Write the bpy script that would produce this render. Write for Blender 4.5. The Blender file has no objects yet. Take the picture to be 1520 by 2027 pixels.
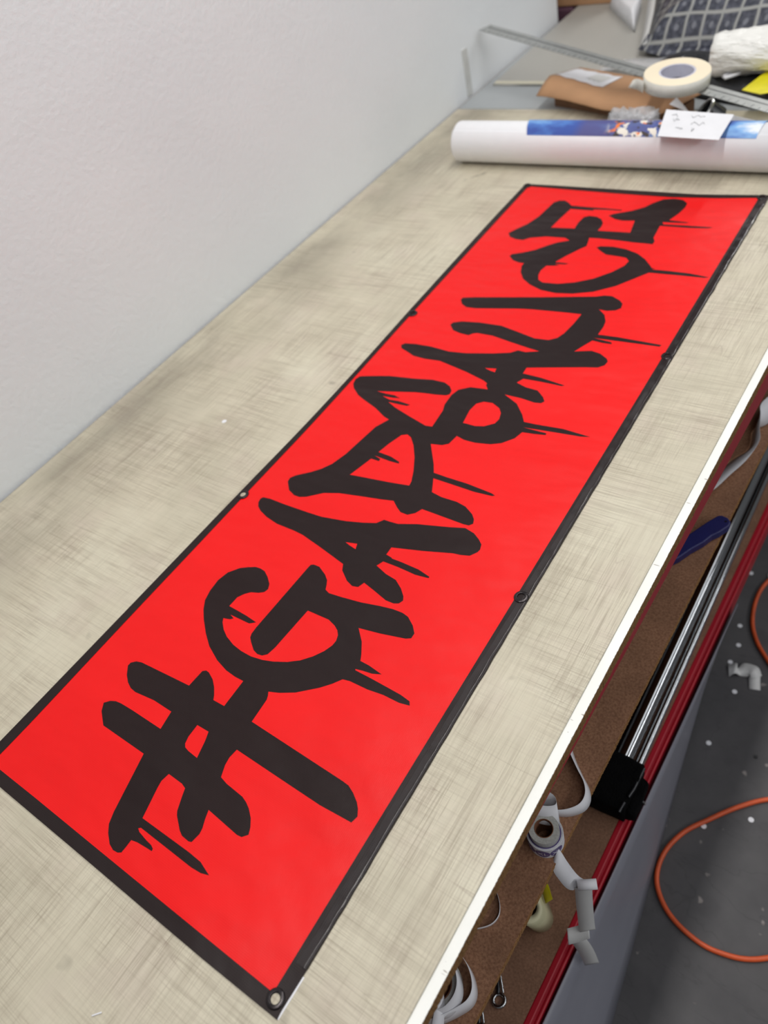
import bpy, bmesh, math, random
from mathutils import Vector, Matrix, noise, geometry

random.seed(7)
S = bpy.context.scene
COL = S.collection
PI = math.pi
TZ = 0.9            # height of the cutting surface

# ------------------------------------------------------------------ camera
cam_d = bpy.data.cameras.new('camera')
cam = bpy.data.objects.new('camera', cam_d)
COL.objects.link(cam)
S.camera = cam
R0 = Vector((0.802943, 0.551562, -0.22597))
R1 = Vector((0.282932, -0.686361, -0.669968))
R2 = Vector((-0.524626, 0.474012, -0.707163))
m = Matrix.Identity(4)
for i in range(3):
    m[i][0] = R0[i]; m[i][1] = -R1[i]; m[i][2] = -R2[i]
m.translation = Vector((0.974, 0.061, 1.828))
cam.matrix_world = m
cam_d.sensor_fit = 'HORIZONTAL'
cam_d.sensor_width = 36.0
cam_d.lens = 35.61
cam_d.clip_start = 0.02
cam_d.dof.use_dof = True
cam_d.dof.focus_distance = 1.09
cam_d.dof.aperture_fstop = 4.2

# ------------------------------------------------------------------ light
w = bpy.data.worlds.new('world'); S.world = w
w.use_nodes = True
w.node_tree.nodes['Background'].inputs[0].default_value = (0.95, 0.97, 1.0, 1)
w.node_tree.nodes['Background'].inputs[1].default_value = 0.11

def area(name, loc, sx, sy, power, col=(1, 0.98, 0.95)):
    d = bpy.data.lights.new(name, 'AREA')
    d.shape = 'RECTANGLE'; d.size = sx; d.size_y = sy; d.energy = power; d.color = col
    o = bpy.data.objects.new(name, d); COL.objects.link(o)
    o.location = loc
    return o
area('ceiling_lamp_near_wall', (0.30, 1.0, 3.1), 0.16, 3.4, 36)
area('added_fill_panel', (1.75, 1.6, 3.1), 0.6, 4.6, 15, (0.97, 0.98, 1.0))  # unseen panel added as soft overhead fill and for the chrome streaks
area('added_wall_fill', (4.4, 1.8, 3.1), 0.3, 6.0, 84, (0.97, 0.98, 1.0))  # unseen lamp strip added to brighten the white wall
area('far_wall_fill', (0.36, 5.2, 3.1), 0.16, 2.4, 34)  # unseen fill lamp, power raised to brighten the far part of the wall
S.view_settings.view_transform = 'Standard'
S.view_settings.look = 'None'
S.view_settings.gamma = 1
S.view_settings.use_curve_mapping = False
S.view_settings.exposure = 0.25

# ------------------------------------------------------------------ helpers
def lin(c):
    return tuple(((x/255.0)/12.92 if x/255.0 <= 0.04045 else ((x/255.0+0.055)/1.055)**2.4) for x in c) + (1.0,)

class NT:
    """small wrapper over a material's node tree"""
    def __init__(s, name):
        s.m = bpy.data.materials.new(name); s.m.use_nodes = True
        s.t = s.m.node_tree; s.b = s.t.nodes['Principled BSDF']
        s.tc = s.n('ShaderNodeTexCoord')
    def n(s, k, **kw):
        x = s.t.nodes.new(k)
        for a, v in kw.items(): setattr(x, a, v)
        return x
    def l(s, a, b): s.t.links.new(a, b)
    def noise(s, sc, detail=3, rough=0.5, mp=(1, 1, 1), coord='Object', dist=0.0, rot=(0, 0, 0), loc=(0, 0, 0)):
        mpn = s.n('ShaderNodeMapping'); mpn.inputs['Scale'].default_value = mp
        mpn.inputs['Rotation'].default_value = rot; mpn.inputs['Location'].default_value = loc
        s.l(s.tc.outputs[coord], mpn.inputs[0])
        x = s.n('ShaderNodeTexNoise'); x.inputs['Scale'].default_value = sc
        x.inputs['Detail'].default_value = detail; x.inputs['Roughness'].default_value = rough
        x.inputs['Distortion'].default_value = dist
        s.l(mpn.outputs[0], x.inputs['Vector'])
        return x.outputs['Fac']
    def ramp(s, fac, stops, interp='LINEAR'):
        r = s.n('ShaderNodeValToRGB'); r.color_ramp.interpolation = interp
        e = r.color_ramp.elements
        while len(e) < len(stops): e.new(0.5)
        for k, (p, c) in enumerate(stops):
            e[k].position = p; e[k].color = c if len(c) == 4 else (*c, 1)
        s.l(fac, r.inputs[0]); return r.outputs[0]
    def mix(s, fac, a, b, mode='MIX'):
        x = s.n('ShaderNodeMix', data_type='RGBA', blend_type=mode)
        for sock, v in ((x.inputs[0], fac), (x.inputs[6], a), (x.inputs[7], b)):
            if isinstance(v, (int, float)): sock.default_value = v
            elif isinstance(v, tuple): sock.default_value = v
            else: s.l(v, sock)
        return x.outputs[2]
    def math(s, op, a, b=0.5, c=0.5):
        x = s.n('ShaderNodeMath', operation=op)
        for k, v in enumerate((a, b, c)):
            if isinstance(v, (int, float)): x.inputs[k].default_value = v
            else: s.l(v, x.inputs[k])
        return x.outputs[0]
    def bump(s, h, dist=0.001, strength=1.0, prev=None):
        x = s.n('ShaderNodeBump'); x.inputs['Strength'].default_value = strength
        x.inputs['Distance'].default_value = dist
        s.l(h, x.inputs['Height'])
        if prev is not None: s.l(prev, x.inputs['Normal'])
        s.l(x.outputs[0], s.b.inputs['Normal'])
        return x.outputs[0]
    def base(s, c):
        if isinstance(c, tuple): s.b.inputs['Base Color'].default_value = c
        else: s.l(c, s.b.inputs['Base Color'])
    def set(s, rough=0.5, metal=0.0, spec=0.5, **kw):
        s.b.inputs['Roughness'].default_value = rough
        s.b.inputs['Metallic'].default_value = metal
        s.b.inputs['Specular IOR Level'].default_value = spec
        for k, v in kw.items(): s.b.inputs[k.replace('_', ' ')].default_value = v

def plain(name, rgb, rough=0.5, metal=0.0, spec=0.5, var=0.06, vscale=40, bump=0.0, bscale=200, **kw):
    t = NT(name); c = lin(rgb)
    f = t.noise(vscale, 3)
    d = tuple(max(0, x*(1-2*var)) for x in c[:3])+(1,)
    t.base(t.ramp(f, [(0.3, d), (0.7, c)]))
    t.set(rough, metal, spec, **kw)
    if bump: t.bump(t.noise(bscale, 2), bump)
    return t.m

def mesh(name, vs, fs, mat, parent=None, smooth=False, loc=None):
    me = bpy.data.meshes.new(name); me.from_pydata([tuple(v) for v in vs], [], fs); me.update()
    bm = bmesh.new(); bm.from_mesh(me); bmesh.ops.recalc_face_normals(bm, faces=bm.faces); bm.to_mesh(me); bm.free()
    o = bpy.data.objects.new(name, me); COL.objects.link(o)
    if mat: me.materials.append(mat)
    if smooth:
        for p in me.polygons: p.use_smooth = True
    if parent: o.parent = parent
    if loc: o.location = loc
    return o

def bevel(o, wd=0.002, seg=2):
    md = o.modifiers.new('bevel', 'BEVEL'); md.width = wd; md.segments = seg; md.limit_method = 'ANGLE'
    return o
def subsurf(o, n=2):
    md = o.modifiers.new('smooth', 'SUBSURF'); md.levels = n; md.render_levels = n
    return o
def solidify(o, t, off=0.0):
    md = o.modifiers.new('thick', 'SOLIDIFY'); md.thickness = t; md.offset = off
    return o

BOXF = [(0, 1, 3, 2), (4, 6, 7, 5), (0, 4, 5, 1), (2, 3, 7, 6), (0, 2, 6, 4), (1, 5, 7, 3)]
def box(name, lo, hi, mat, parent=None, bv=0.0):
    vs = [(x, y, z) for x in (lo[0], hi[0]) for y in (lo[1], hi[1]) for z in (lo[2], hi[2])]
    o = mesh(name, vs, BOXF, mat, parent)
    if bv: bevel(o, bv)
    return o

def prism(name, poly, z0, z1, mat, parent=None, bv=0.0, smooth=False):
    n = len(poly)
    vs = [(x, y, z0) for x, y in poly]+[(x, y, z1) for x, y in poly]
    fs = [tuple(range(n-1, -1, -1)), tuple(range(n, 2*n))]+[(i, (i+1) % n, n+(i+1) % n, n+i) for i in range(n)]
    o = mesh(name, vs, fs, mat, parent, smooth)
    if bv: bevel(o, bv)
    return o

def sheet(name, loops, z, mat, parent=None, th=0.0):
    """flat sheet bounded by loops[0] with holes loops[1:]; th gives it thickness below z"""
    pl = [[Vector((x, y, 0)) for x, y in lp] for lp in loops]
    tris = geometry.tessellate_polygon(pl)
    flat = [v for lp in pl for v in lp]
    vs = [(v.x, v.y, z) for v in flat]; fs = [tuple(t) for t in tris]
    if th:
        n = len(vs); vs += [(v.x, v.y, z-th) for v in flat]
        fs += [tuple(n+i for i in reversed(t)) for t in tris]
        k = 0
        for lp in pl:
            L = len(lp)
            fs += [(k+i, k+(i+1) % L, n+k+(i+1) % L, n+k+i) for i in range(L)]
            k += L
    return mesh(name, vs, fs, mat, parent)

def frames(pts, closed=False):
    n = len(pts); T = []
    for i in range(n):
        a = pts[i-1] if (i > 0 or closed) else pts[i]
        b = pts[(i+1) % n] if (i < n-1 or closed) else pts[i]
        T.append((b-a).normalized())
    up = Vector((0, 0, 1)) if abs(T[0].z) < 0.9 else Vector((1, 0, 0))
    N = [(up-T[0]*up.dot(T[0])).normalized()]
    for i in range(1, n):
        v = N[-1]-T[i]*N[-1].dot(T[i]); N.append(v.normalized())
    return T, N

def tube(name, pts, r, mat, parent=None, seg=16, closed=False, cap=True):
    pts = [Vector(p) for p in pts]
    rr = list(r) if isinstance(r, (list, tuple)) else [r]*len(pts)
    if cap and not closed:                 # support rings keep the wall's shading straight up to the ends
        e0 = (pts[1]-pts[0]); e1 = (pts[-2]-pts[-1]); q0 = min(0.0004, e0.length*0.1); q1 = min(0.0004, e1.length*0.1)
        pts = [pts[0], pts[0]+e0.normalized()*q0]+pts[1:-1]+[pts[-1]+e1.normalized()*q1, pts[-1]]
        rr = [rr[0], rr[0]]+rr[1:-1]+[rr[-1], rr[-1]]
    T, N = frames(pts, closed); n = len(pts)
    vs = []; fs = []
    for i, p in enumerate(pts):
        B = T[i].cross(N[i])
        for k in range(seg):
            a = 2*PI*k/seg
            vs.append(p+(N[i]*math.cos(a)+B*math.sin(a))*rr[i])
    m_ = n if closed else n-1
    for i in range(m_):
        j = (i+1) % n
        for k in range(seg):
            k2 = (k+1) % seg
            fs.append((i*seg+k, i*seg+k2, j*seg+k2, j*seg+k))
    if cap and not closed:
        fs.append(tuple(range(seg-1, -1, -1))); fs.append(tuple((n-1)*seg+k for k in range(seg)))
    o = mesh(name, vs, fs, mat, parent, True)
    if cap and not closed:
        o.data.polygons[-1].use_smooth = False; o.data.polygons[-2].use_smooth = False
    return o

def lathe(name, prof, mat, parent=None, seg=64, closed=True, smooth=False):
    """prof: list of (r, z); closed profile gives a ring"""
    n = len(prof); vs = []; fs = []
    for k in range(seg):
        a = 2*PI*k/seg
        for r, z in prof: vs.append((r*math.cos(a), r*math.sin(a), z))
    for k in range(seg):
        k2 = (k+1) % seg
        for i in range(n if closed else n-1):
            j = (i+1) % n
            fs.append((k*n+i, k2*n+i, k2*n+j, k*n+j))
    return mesh(name, vs, fs, mat, parent, smooth)

def spline(P, k=8, closed=False):
    P = [Vector(p) for p in P]; n = len(P); out = []
    rng = n if closed else n-1
    for i in range(rng):
        p0 = P[(i-1) % n] if (closed or i > 0) else P[0]*2-P[1]
        p1 = P[i]; p2 = P[(i+1) % n]
        p3 = P[(i+2) % n] if (closed or i+2 < n) else P[-1]*2-P[-2]
        for j in range(k):
            t = j/k
            out.append(0.5*((2*p1)+(p2-p0)*t+(2*p0-5*p1+4*p2-p3)*t*t+(3*p1-p0-3*p2+p3)*t**3))
    if not closed: out.append(P[-1])
    return out

def ribbon(name, P, W, mat, parent=None, k=8, th=0.00025):
    """P: centre points, W: half-width vectors at the same points"""
    c = spline(P, k); ww = spline(W, k); vs = []; fs = []
    for a, b in zip(c, ww): vs += [a-b, a, a+b]
    for i in range(len(c)-1):
        for j in range(2):
            q = 3*i+j; fs.append((q, q+1, q+4, q+3))
    o = mesh(name, vs, fs, mat, parent, True)
    return solidify(o, th)

def empty(name, loc=(0, 0, 0), rz=0.0):
    o = bpy.data.objects.new(name, None); COL.objects.link(o)
    o.location = loc; o.rotation_euler = (0, 0, rz); o.empty_display_size = 0.02
    return o
def tag(o, label, cat, group=None, kind=None):
    o['label'] = label; o['category'] = cat
    if group: o['group'] = group
    if kind: o['kind'] = kind
    return o
def thing(name, label, cat, loc=(0, 0, 0), rz=0.0, group=None):
    return tag(empty(name, loc, rz), label, cat, group)
def struct(o):
    o['kind'] = 'structure'; return o
LETTERS = [[[(85.1,240.5),(85.6,246.4),(92.9,252.5),(103.6,255.3),(208.6,260.7),(210.7,289.6),(215.7,293.1),(222.5,292.5),(236.7,286.1),(247.9,277.5),(257.9,266.8),(262.5,260.1),(285.0,260.4),(284.2,306.0),(266.5,305.8),(245.7,308.0),(220.0,315.0),(189.4,328.7),(166.6,344.4),(143.1,364.0),(128.8,378.3),(117.4,394.4),(111.8,413.5),(109.8,436.4),(115.0,456.2),(129.1,472.7),(142.9,480.8),(155.0,486.4),(165.3,487.4),(176.8,485.7),(189.6,478.3),(202.7,467.8),(207.4,458.4),(205.2,451.1),(197.1,445.7),(183.1,440.9),(174.9,433.4),(167.7,422.8),(166.8,403.1),(182.2,402.4),(208.9,400.7),(232.0,397.8),(222.6,391.1),(212.1,391.0),(180.9,390.8),(190.8,387.4),(186.4,383.4),(179.1,381.4),(173.8,380.4),(178.4,373.3),(189.9,363.5),(204.5,355.3),(224.9,348.5),(245.2,345.3),(266.2,344.8),(287.2,347.9),(305.7,353.4),(327.2,362.9),(344.0,374.0),(358.1,388.3),(368.5,403.4),(374.1,416.8),(374.7,426.5),(371.3,435.9),(365.2,442.6),(355.9,447.9),(340.5,452.9),(298.1,452.5),(292.2,373.7),(288.9,359.6),(282.1,353.9),(273.0,352.7),(263.2,355.4),(249.5,364.9),(242.1,371.1),(239.3,378.0),(238.7,390.9),(244.1,523.7),(244.8,529.5),(249.6,532.3),(261.7,532.3),(280.6,523.1),(291.0,515.1),(296.1,506.8),(300.3,498.2),(310.0,494.8),(334.5,497.1),(369.5,501.6),(401.9,508.5),(423.7,512.1),(441.2,512.5),(453.2,509.9),(468.4,499.5),(478.2,488.5),(478.2,479.3),(470.8,475.2),(430.2,466.3),(393.6,460.4),(412.2,442.4),(424.5,423.7),(429.8,413.6),(445.8,413.0),(471.4,408.9),(457.9,403.6),(442.1,401.5),(430.5,399.2),(431.8,397.4),(462.8,396.4),(491.9,394.9),(514.7,393.6),(531.2,390.8),(534.9,385.3),(519.3,382.2),(491.9,382.4),(465.9,379.4),(434.6,379.0),(423.1,376.6),(413.2,363.7),(399.6,349.9),(371.3,327.4),(349.3,316.0),(332.2,309.9),(335.9,304.5),(338.6,298.1),(340.8,260.7),(513.1,252.8),(523.2,251.7),(534.4,246.6),(545.8,239.0),(551.9,232.8),(557.0,224.3),(554.2,214.4),(504.0,212.4),(434.2,214.6),(349.3,217.5),(347.3,203.3),(349.1,192.1),(355.7,176.1),(369.3,173.0),(401.9,170.1),(411.6,166.9),(420.9,162.1),(431.4,153.9),(438.9,144.5),(442.9,136.0),(436.3,129.1),(428.7,128.2),(371.3,133.6),(375.4,122.1),(380.5,111.2),(382.1,103.9),(379.6,90.7),(375.0,89.2),(361.7,90.0),(353.6,93.7),(335.7,106.2),(331.6,111.0),(323.3,129.5),(319.4,139.2),(310.4,141.8),(282.5,142.7),(279.8,130.1),(281.7,120.6),(293.6,79.1),(386.3,79.5),(408.1,78.5),(429.8,72.1),(417.7,68.5),(401.7,67.2),(301.5,68.8),(298.4,66.3),(303.9,63.7),(321.3,60.9),(331.8,59.9),(337.5,57.7),(338.4,54.7),(328.6,54.1),(311.3,52.6),(301.4,50.4),(301.5,40.4),(301.1,32.1),(296.6,29.3),(287.9,28.3),(277.5,31.2),(263.9,40.3),(255.0,49.5),(248.6,64.7),(224.6,146.2),(129.6,147.4),(107.4,162.7),(99.3,174.5),(107.0,181.8),(116.3,185.7),(128.3,187.1),(152.3,187.5),(219.4,186.6),(214.4,215.1),(174.0,216.0),(134.4,212.0),(121.8,213.4),(109.1,218.7),(96.7,227.4)],
[(268.1,218.1),(291.4,218.3),(296.7,205.3),(303.8,180.1),(284.6,181.7),(276.1,183.6),(271.7,187.7),(268.5,198.2)]],
[[(57.3,622.7),(54.7,617.9),(56.7,609.4),(63.8,600.5),(75.4,593.6),(96.7,586.2),(126.8,580.4),(168.3,579.7),(189.8,577.8),(236.5,567.7),(279.7,557.5),(296.5,553.5),(303.1,541.8),(323.1,527.5),(337.3,522.3),(347.8,524.7),(352.1,535.9),(375.3,529.7),(404.2,521.4),(418.9,521.5),(426.5,524.9),(429.9,532.1),(426.0,539.3),(414.3,550.5),(397.2,561.5),(375.2,565.2),(351.5,573.4),(356.9,585.0),(386.0,585.0),(420.7,582.9),(444.3,585.7),(443.9,588.5),(420.3,594.0),(385.9,595.8),(367.7,595.8),(365.0,597.4),(353.7,599.3),(353.2,615.4),(408.1,630.0),(455.1,644.6),(467.0,646.1),(482.0,650.5),(490.0,661.5),(491.3,667.8),(488.2,678.1),(479.1,686.0),(465.6,694.3),(446.9,698.8),(421.9,690.7),(366.3,675.7),(335.2,663.7),(318.0,662.6),(307.2,662.5),(298.5,651.0),(276.3,643.0),(244.8,634.2),(196.6,625.8),(165.5,624.6),(112.2,624.0),(72.9,624.9)],
[(272.2,594.4),(293.8,599.3),(297.8,588.3),(283.1,591.1)]],
[[(77.3,674.1),(75.4,683.1),(82.6,693.0),(106.7,711.7),(121.0,726.2),(132.8,744.3),(142.7,776.6),(155.1,860.5),(169.1,887.9),(154.6,892.2),(122.3,908.9),(81.8,923.9),(62.7,932.1),(40.1,948.3),(30.1,960.0),(26.0,974.8),(29.9,985.6),(55.6,994.4),(92.7,1005.4),(152.0,1013.7),(189.1,1021.4),(217.9,1021.0),(234.4,1013.6),(244.6,1002.8),(246.7,992.4),(241.9,987.0),(220.5,982.6),(197.8,979.9),(175.3,976.3),(121.3,961.8),(95.6,955.0),(117.9,953.9),(138.7,954.8),(155.1,950.4),(139.5,947.1),(115.9,945.4),(135.8,939.8),(157.7,941.8),(186.2,939.3),(181.1,934.4),(165.0,933.6),(138.0,933.3),(159.1,923.5),(200.6,910.0),(249.2,895.8),(262.7,897.7),(258.7,944.9),(252.8,961.7),(251.3,991.1),(256.7,1009.3),(276.0,1023.5),(312.2,1027.5),(302.4,1038.5),(302.2,1043.4),(291.7,1049.4),(243.7,1063.9),(208.3,1072.1),(171.8,1080.4),(135.5,1077.8),(106.7,1079.8),(84.0,1089.2),(65.4,1096.1),(58.2,1105.4),(63.0,1113.2),(88.7,1117.7),(127.2,1118.6),(173.4,1114.0),(212.9,1118.8),(266.7,1133.0),(300.5,1144.7),(312.0,1156.1),(329.6,1155.0),(355.0,1165.0),(327.3,1169.4),(278.0,1179.0),(237.6,1187.8),(200.9,1187.8),(192.4,1184.0),(186.2,1175.9),(163.5,1178.0),(143.9,1183.6),(127.3,1200.0),(129.4,1208.9),(146.6,1217.4),(186.8,1223.3),(239.2,1224.3),(286.2,1212.4),(326.1,1201.8),(356.6,1203.8),(370.5,1215.1),(376.9,1232.1),(382.0,1268.4),(383.5,1302.9),(343.4,1300.4),(275.8,1294.8),(247.0,1290.5),(150.7,1269.2),(129.0,1268.4),(112.5,1277.6),(101.2,1292.6),(102.6,1300.1),(129.4,1307.9),(274.2,1340.9),(386.3,1368.9),(402.3,1376.6),(418.5,1377.8),(439.6,1366.2),(449.2,1356.3),(452.0,1340.9),(444.5,1331.2),(428.2,1325.6),(411.1,1327.2),(429.3,1311.6),(440.2,1290.8),(443.3,1272.3),(443.1,1245.6),(482.9,1247.2),(569.9,1244.3),(567.8,1238.7),(521.8,1237.0),(439.2,1233.3),(477.1,1228.6),(480.7,1223.0),(461.9,1222.3),(440.6,1224.8),(430.9,1205.1),(421.1,1182.6),(451.8,1193.2),(471.3,1189.3),(489.2,1177.9),(494.5,1170.3),(493.1,1158.0),(484.1,1148.4),(460.4,1142.2),(396.9,1123.1),(354.2,1110.0),(355.2,1091.7),(394.5,1089.4),(446.9,1081.2),(442.7,1077.9),(399.8,1078.5),(363.4,1077.2),(356.6,1062.7),(379.1,1055.0),(405.3,1052.8),(423.4,1038.4),(431.2,1027.7),(427.2,1021.2),(414.8,1019.2),(385.7,1023.2),(350.7,1023.7),(385.0,1006.4),(408.8,981.5),(420.8,964.4),(445.4,965.1),(494.5,969.3),(547.4,965.1),(531.2,960.7),(483.6,956.4),(426.4,950.6),(472.1,949.5),(473.0,944.9),(452.7,941.0),(430.3,938.3),(424.7,919.2),(408.2,900.1),(390.8,891.0),(362.3,885.3),(339.3,885.4),(321.1,890.4),(317.6,867.0),(307.2,859.4),(285.3,855.2),(318.5,810.7),(330.2,791.7),(357.0,790.2),(399.6,789.1),(449.5,784.0),(457.9,781.2),(454.1,778.5),(420.3,776.3),(371.0,778.3),(336.6,779.4),(351.8,749.3),(373.0,745.1),(404.0,745.0),(423.2,741.0),(442.7,729.8),(451.0,720.8),(454.3,711.9),(449.5,705.9),(440.2,705.0),(356.5,708.5),(350.1,696.1),(339.4,687.7),(324.7,688.3),(312.8,695.6),(298.3,706.6),(274.0,701.2),(233.5,693.7),(192.1,685.6),(163.6,675.1),(150.7,665.1),(137.8,655.1),(125.2,649.8),(112.7,649.6),(94.4,656.7)],
[(183.4,732.3),(197.8,782.5),(216.2,781.8),(215.3,787.8),(199.4,791.9),(234.9,789.0),(255.9,789.4),(254.0,793.5),(231.6,800.0),(201.5,802.5),(208.1,829.8),(218.0,857.5),(228.3,863.1),(239.3,858.2),(255.6,841.4),(275.0,814.0),(292.5,782.5),(303.0,758.7),(304.7,748.4),(265.6,742.3)],
[(313.9,926.2),(308.3,961.8),(311.0,982.8),(322.4,992.5),(340.4,994.2),(359.3,984.9),(368.9,973.6),(373.9,957.1),(371.8,943.7),(356.2,930.1),(340.2,925.4)],
[(274.3,1086.0),(297.6,1090.6),(300.2,1079.1),(286.6,1081.6)]],
[[(126.5,1482.2),(128.0,1490.8),(149.4,1501.3),(174.6,1518.3),(196.1,1543.0),(212.4,1558.4),(236.6,1571.7),(220.9,1580.9),(174.2,1579.1),(136.4,1566.9),(125.3,1554.6),(105.0,1555.6),(86.2,1562.9),(74.1,1578.6),(79.5,1591.0),(101.6,1627.6),(113.3,1665.7),(120.1,1736.5),(130.3,1747.3),(144.5,1749.0),(158.8,1739.5),(171.7,1727.1),(213.8,1725.1),(261.2,1725.0),(302.5,1723.3),(300.7,1718.6),(268.4,1718.7),(234.4,1716.0),(234.4,1710.6),(176.5,1711.1),(170.3,1660.2),(167.2,1619.7),(225.7,1624.4),(222.8,1650.1),(225.2,1677.0),(235.6,1685.6),(255.1,1683.9),(270.5,1674.7),(281.3,1658.8),(284.2,1642.1),(283.0,1623.1),(359.3,1626.8),(349.8,1679.3),(322.5,1675.3),(302.9,1679.4),(281.7,1692.1),(289.1,1702.0),(326.5,1722.1),(349.9,1742.8),(360.5,1762.0),(379.0,1783.9),(403.2,1789.5),(424.0,1785.8),(438.2,1771.7),(439.9,1751.9),(434.8,1723.8),(424.6,1692.7),(469.8,1688.5),(464.7,1685.3),(413.7,1681.9),(418.3,1672.6),(476.5,1674.8),(526.4,1675.9),(518.2,1670.6),(479.4,1666.2),(413.4,1665.2),(417.7,1613.5),(425.4,1600.3),(425.4,1586.8),(408.4,1587.8),(383.2,1587.5),(338.8,1590.6),(294.2,1591.3),(276.7,1590.1),(281.2,1574.2),(285.3,1554.4),(275.6,1540.5),(255.5,1504.5),(243.9,1478.4),(276.4,1478.3),(269.8,1473.1),(246.0,1470.8),(259.1,1467.1),(247.3,1463.2),(230.6,1459.9),(226.6,1439.5),(229.7,1420.7),(238.1,1403.3),(252.4,1394.9),(286.9,1397.0),(320.4,1409.4),(353.5,1431.2),(382.1,1463.2),(399.2,1493.0),(401.1,1512.3),(391.3,1523.6),(373.3,1526.4),(342.5,1528.5),(324.2,1541.1),(310.4,1553.1),(316.4,1559.8),(345.8,1562.6),(378.1,1557.1),(408.2,1544.5),(431.8,1525.8),(451.6,1503.2),(457.4,1495.4),(465.8,1494.1),(459.4,1489.9),(500.4,1490.8),(539.1,1490.0),(579.2,1484.0),(572.2,1480.5),(535.0,1479.8),(458.2,1477.1),(437.0,1448.7),(410.3,1414.1),(373.4,1384.4),(334.3,1368.5),(298.4,1362.7),(261.4,1366.9),(227.2,1381.9),(202.4,1399.6),(184.6,1423.2),(174.1,1448.9),(175.0,1459.5),(160.1,1460.7),(142.5,1467.1)]]]

# ------------------------------------------------------------------ materials
def mat_wall():
    t = NT('white_wall_paint')
    t.base(t.ramp(t.noise(1.5, 2), [(0.3, lin((227, 231, 234))), (0.7, lin((233, 236, 238)))]))
    t.set(0.62, spec=0.3)
    a = t.bump(t.noise(85, 3, 0.55), 0.0013, 0.8)
    t.bump(t.noise(6, 2), 0.004, 0.5, a)
    return t.m
def mat_floor():
    t = NT('dark_concrete')
    c = t.ramp(t.noise(3.5, 6, 0.6), [(0.3, lin((66, 65, 67))), (0.7, lin((92, 90, 91)))])
    sp = t.ramp(t.noise(26, 2, 0.4, loc=(3, 1, 0)), [(0.70, (0, 0, 0)), (0.735, (1, 1, 1))])
    c = t.mix(t.math('MULTIPLY', sp, 0.55), c, lin((168, 160, 155)))
    st = t.ramp(t.noise(9, 3, 0.5, loc=(7, 5, 0)), [(0.62, (0, 0, 0)), (0.72, (1, 1, 1))])
    c = t.mix(t.math('MULTIPLY', st, 0.30), c, lin((58, 55, 58)))
    cr = t.ramp(t.noise(2.2, 4, 0.6, mp=(1, 3, 1), dist=0.6, rot=(0, 0, 0.5)), [(0.494, (0, 0, 0)), (0.5, (1, 1, 1)), (0.506, (0, 0, 0))])
    c = t.mix(t.math('MULTIPLY', cr, 0.35), c, lin((60, 58, 60)))
    t.base(c); t.set(0.6, spec=0.35)
    t.bump(t.noise(60, 5, 0.6), 0.0008, 0.6)
    return t.m
def mat_cutmat():
    t = NT('worn_beige_cutting_surface')
    base = t.ramp(t.noise(4.5, 5, 0.6), [(0.30, lin((192, 185, 164))), (0.5, lin((204, 196, 175))), (0.72, lin((212, 206, 185)))])
    pk = t.ramp(t.noise(9, 4, 0.6, loc=(4, 0, 0)), [(0.5, (0, 0, 0)), (0.7, (1, 1, 1))])
    c = t.mix(t.math('MULTIPLY', pk, 0.35), base, lin((196, 180, 168)))
    patch = t.ramp(t.noise(5, 3, 0.5, loc=(1, 9, 0)), [(0.38, (0.15,)*3), (0.62, (1,)*3)])
    patch2 = t.ramp(t.noise(6, 3, 0.5, loc=(8, 2, 0)), [(0.38, (0.15,)*3), (0.62, (1,)*3)])
    tone = lin((148, 136, 118))
    # knife scratches along the table and across it, wide soft ones first
    for sc, mp, rot, lo, hi, k, pt in (
        (1, (70, 5, 1), 0.01, 0.46, 0.72, 0.34, patch), (1, (5, 70, 1), 0.01, 0.46, 0.72, 0.32, patch2),
        (1, (330, 9, 1), 0.015, 0.50, 0.70, 0.50, patch), (1, (9, 330, 1), -0.02, 0.50, 0.70, 0.46, patch2),
        (1, (620, 16, 1), -0.05, 0.54, 0.68, 0.46, patch), (1, (16, 620, 1), 0.05, 0.54, 0.68, 0.42, patch2)):
        f = t.ramp(t.noise(sc, 2, 0.5, mp=mp, rot=(0, 0, rot), loc=(k*7, lo*9, 0)), [(lo, (0, 0, 0)), (hi, (1, 1, 1))])
        c = t.mix(t.math('MULTIPLY', t.math('MULTIPLY', f, pt), k), c, tone)
    # a few long dark cuts
    for mp, rot, dx in (((30, 1.6, 1), 0.01, 0), ((1.6, 30, 1), 0.03, 3)):
        f = t.ramp(t.noise(1, 1, 0.4, mp=mp, rot=(0, 0, rot), loc=(dx, dx*2, 0)), [(0.496, (0, 0, 0)), (0.5, (1, 1, 1)), (0.504, (0, 0, 0))])
        c = t.mix(t.math('MULTIPLY', t.math('MULTIPLY', f, patch), 0.3), c, lin((128, 108, 96)))
    # grubby band where hands and offcuts never get cleaned, beside the wall
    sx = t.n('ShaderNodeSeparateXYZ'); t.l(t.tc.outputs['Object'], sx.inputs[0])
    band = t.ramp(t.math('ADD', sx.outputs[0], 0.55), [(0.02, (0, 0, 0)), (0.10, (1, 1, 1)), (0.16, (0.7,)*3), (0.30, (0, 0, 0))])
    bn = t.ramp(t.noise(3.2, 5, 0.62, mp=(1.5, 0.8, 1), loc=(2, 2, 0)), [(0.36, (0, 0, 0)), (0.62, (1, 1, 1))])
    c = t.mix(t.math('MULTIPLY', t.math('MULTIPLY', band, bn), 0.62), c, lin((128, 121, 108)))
    sp = t.ramp(t.noise(17, 2, 0.4, loc=(5, 5, 0)), [(0.74, (0, 0, 0)), (0.80, (1, 1, 1))])
    c = t.mix(t.math('MULTIPLY', sp, 0.5), c, lin((112, 104, 92)))
    t.base(c); t.set(0.5, spec=0.4)
    t.bump(t.noise(1, 2, mp=(240, 6, 1)), 0.0003, 0.5)
    return t.m
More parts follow.
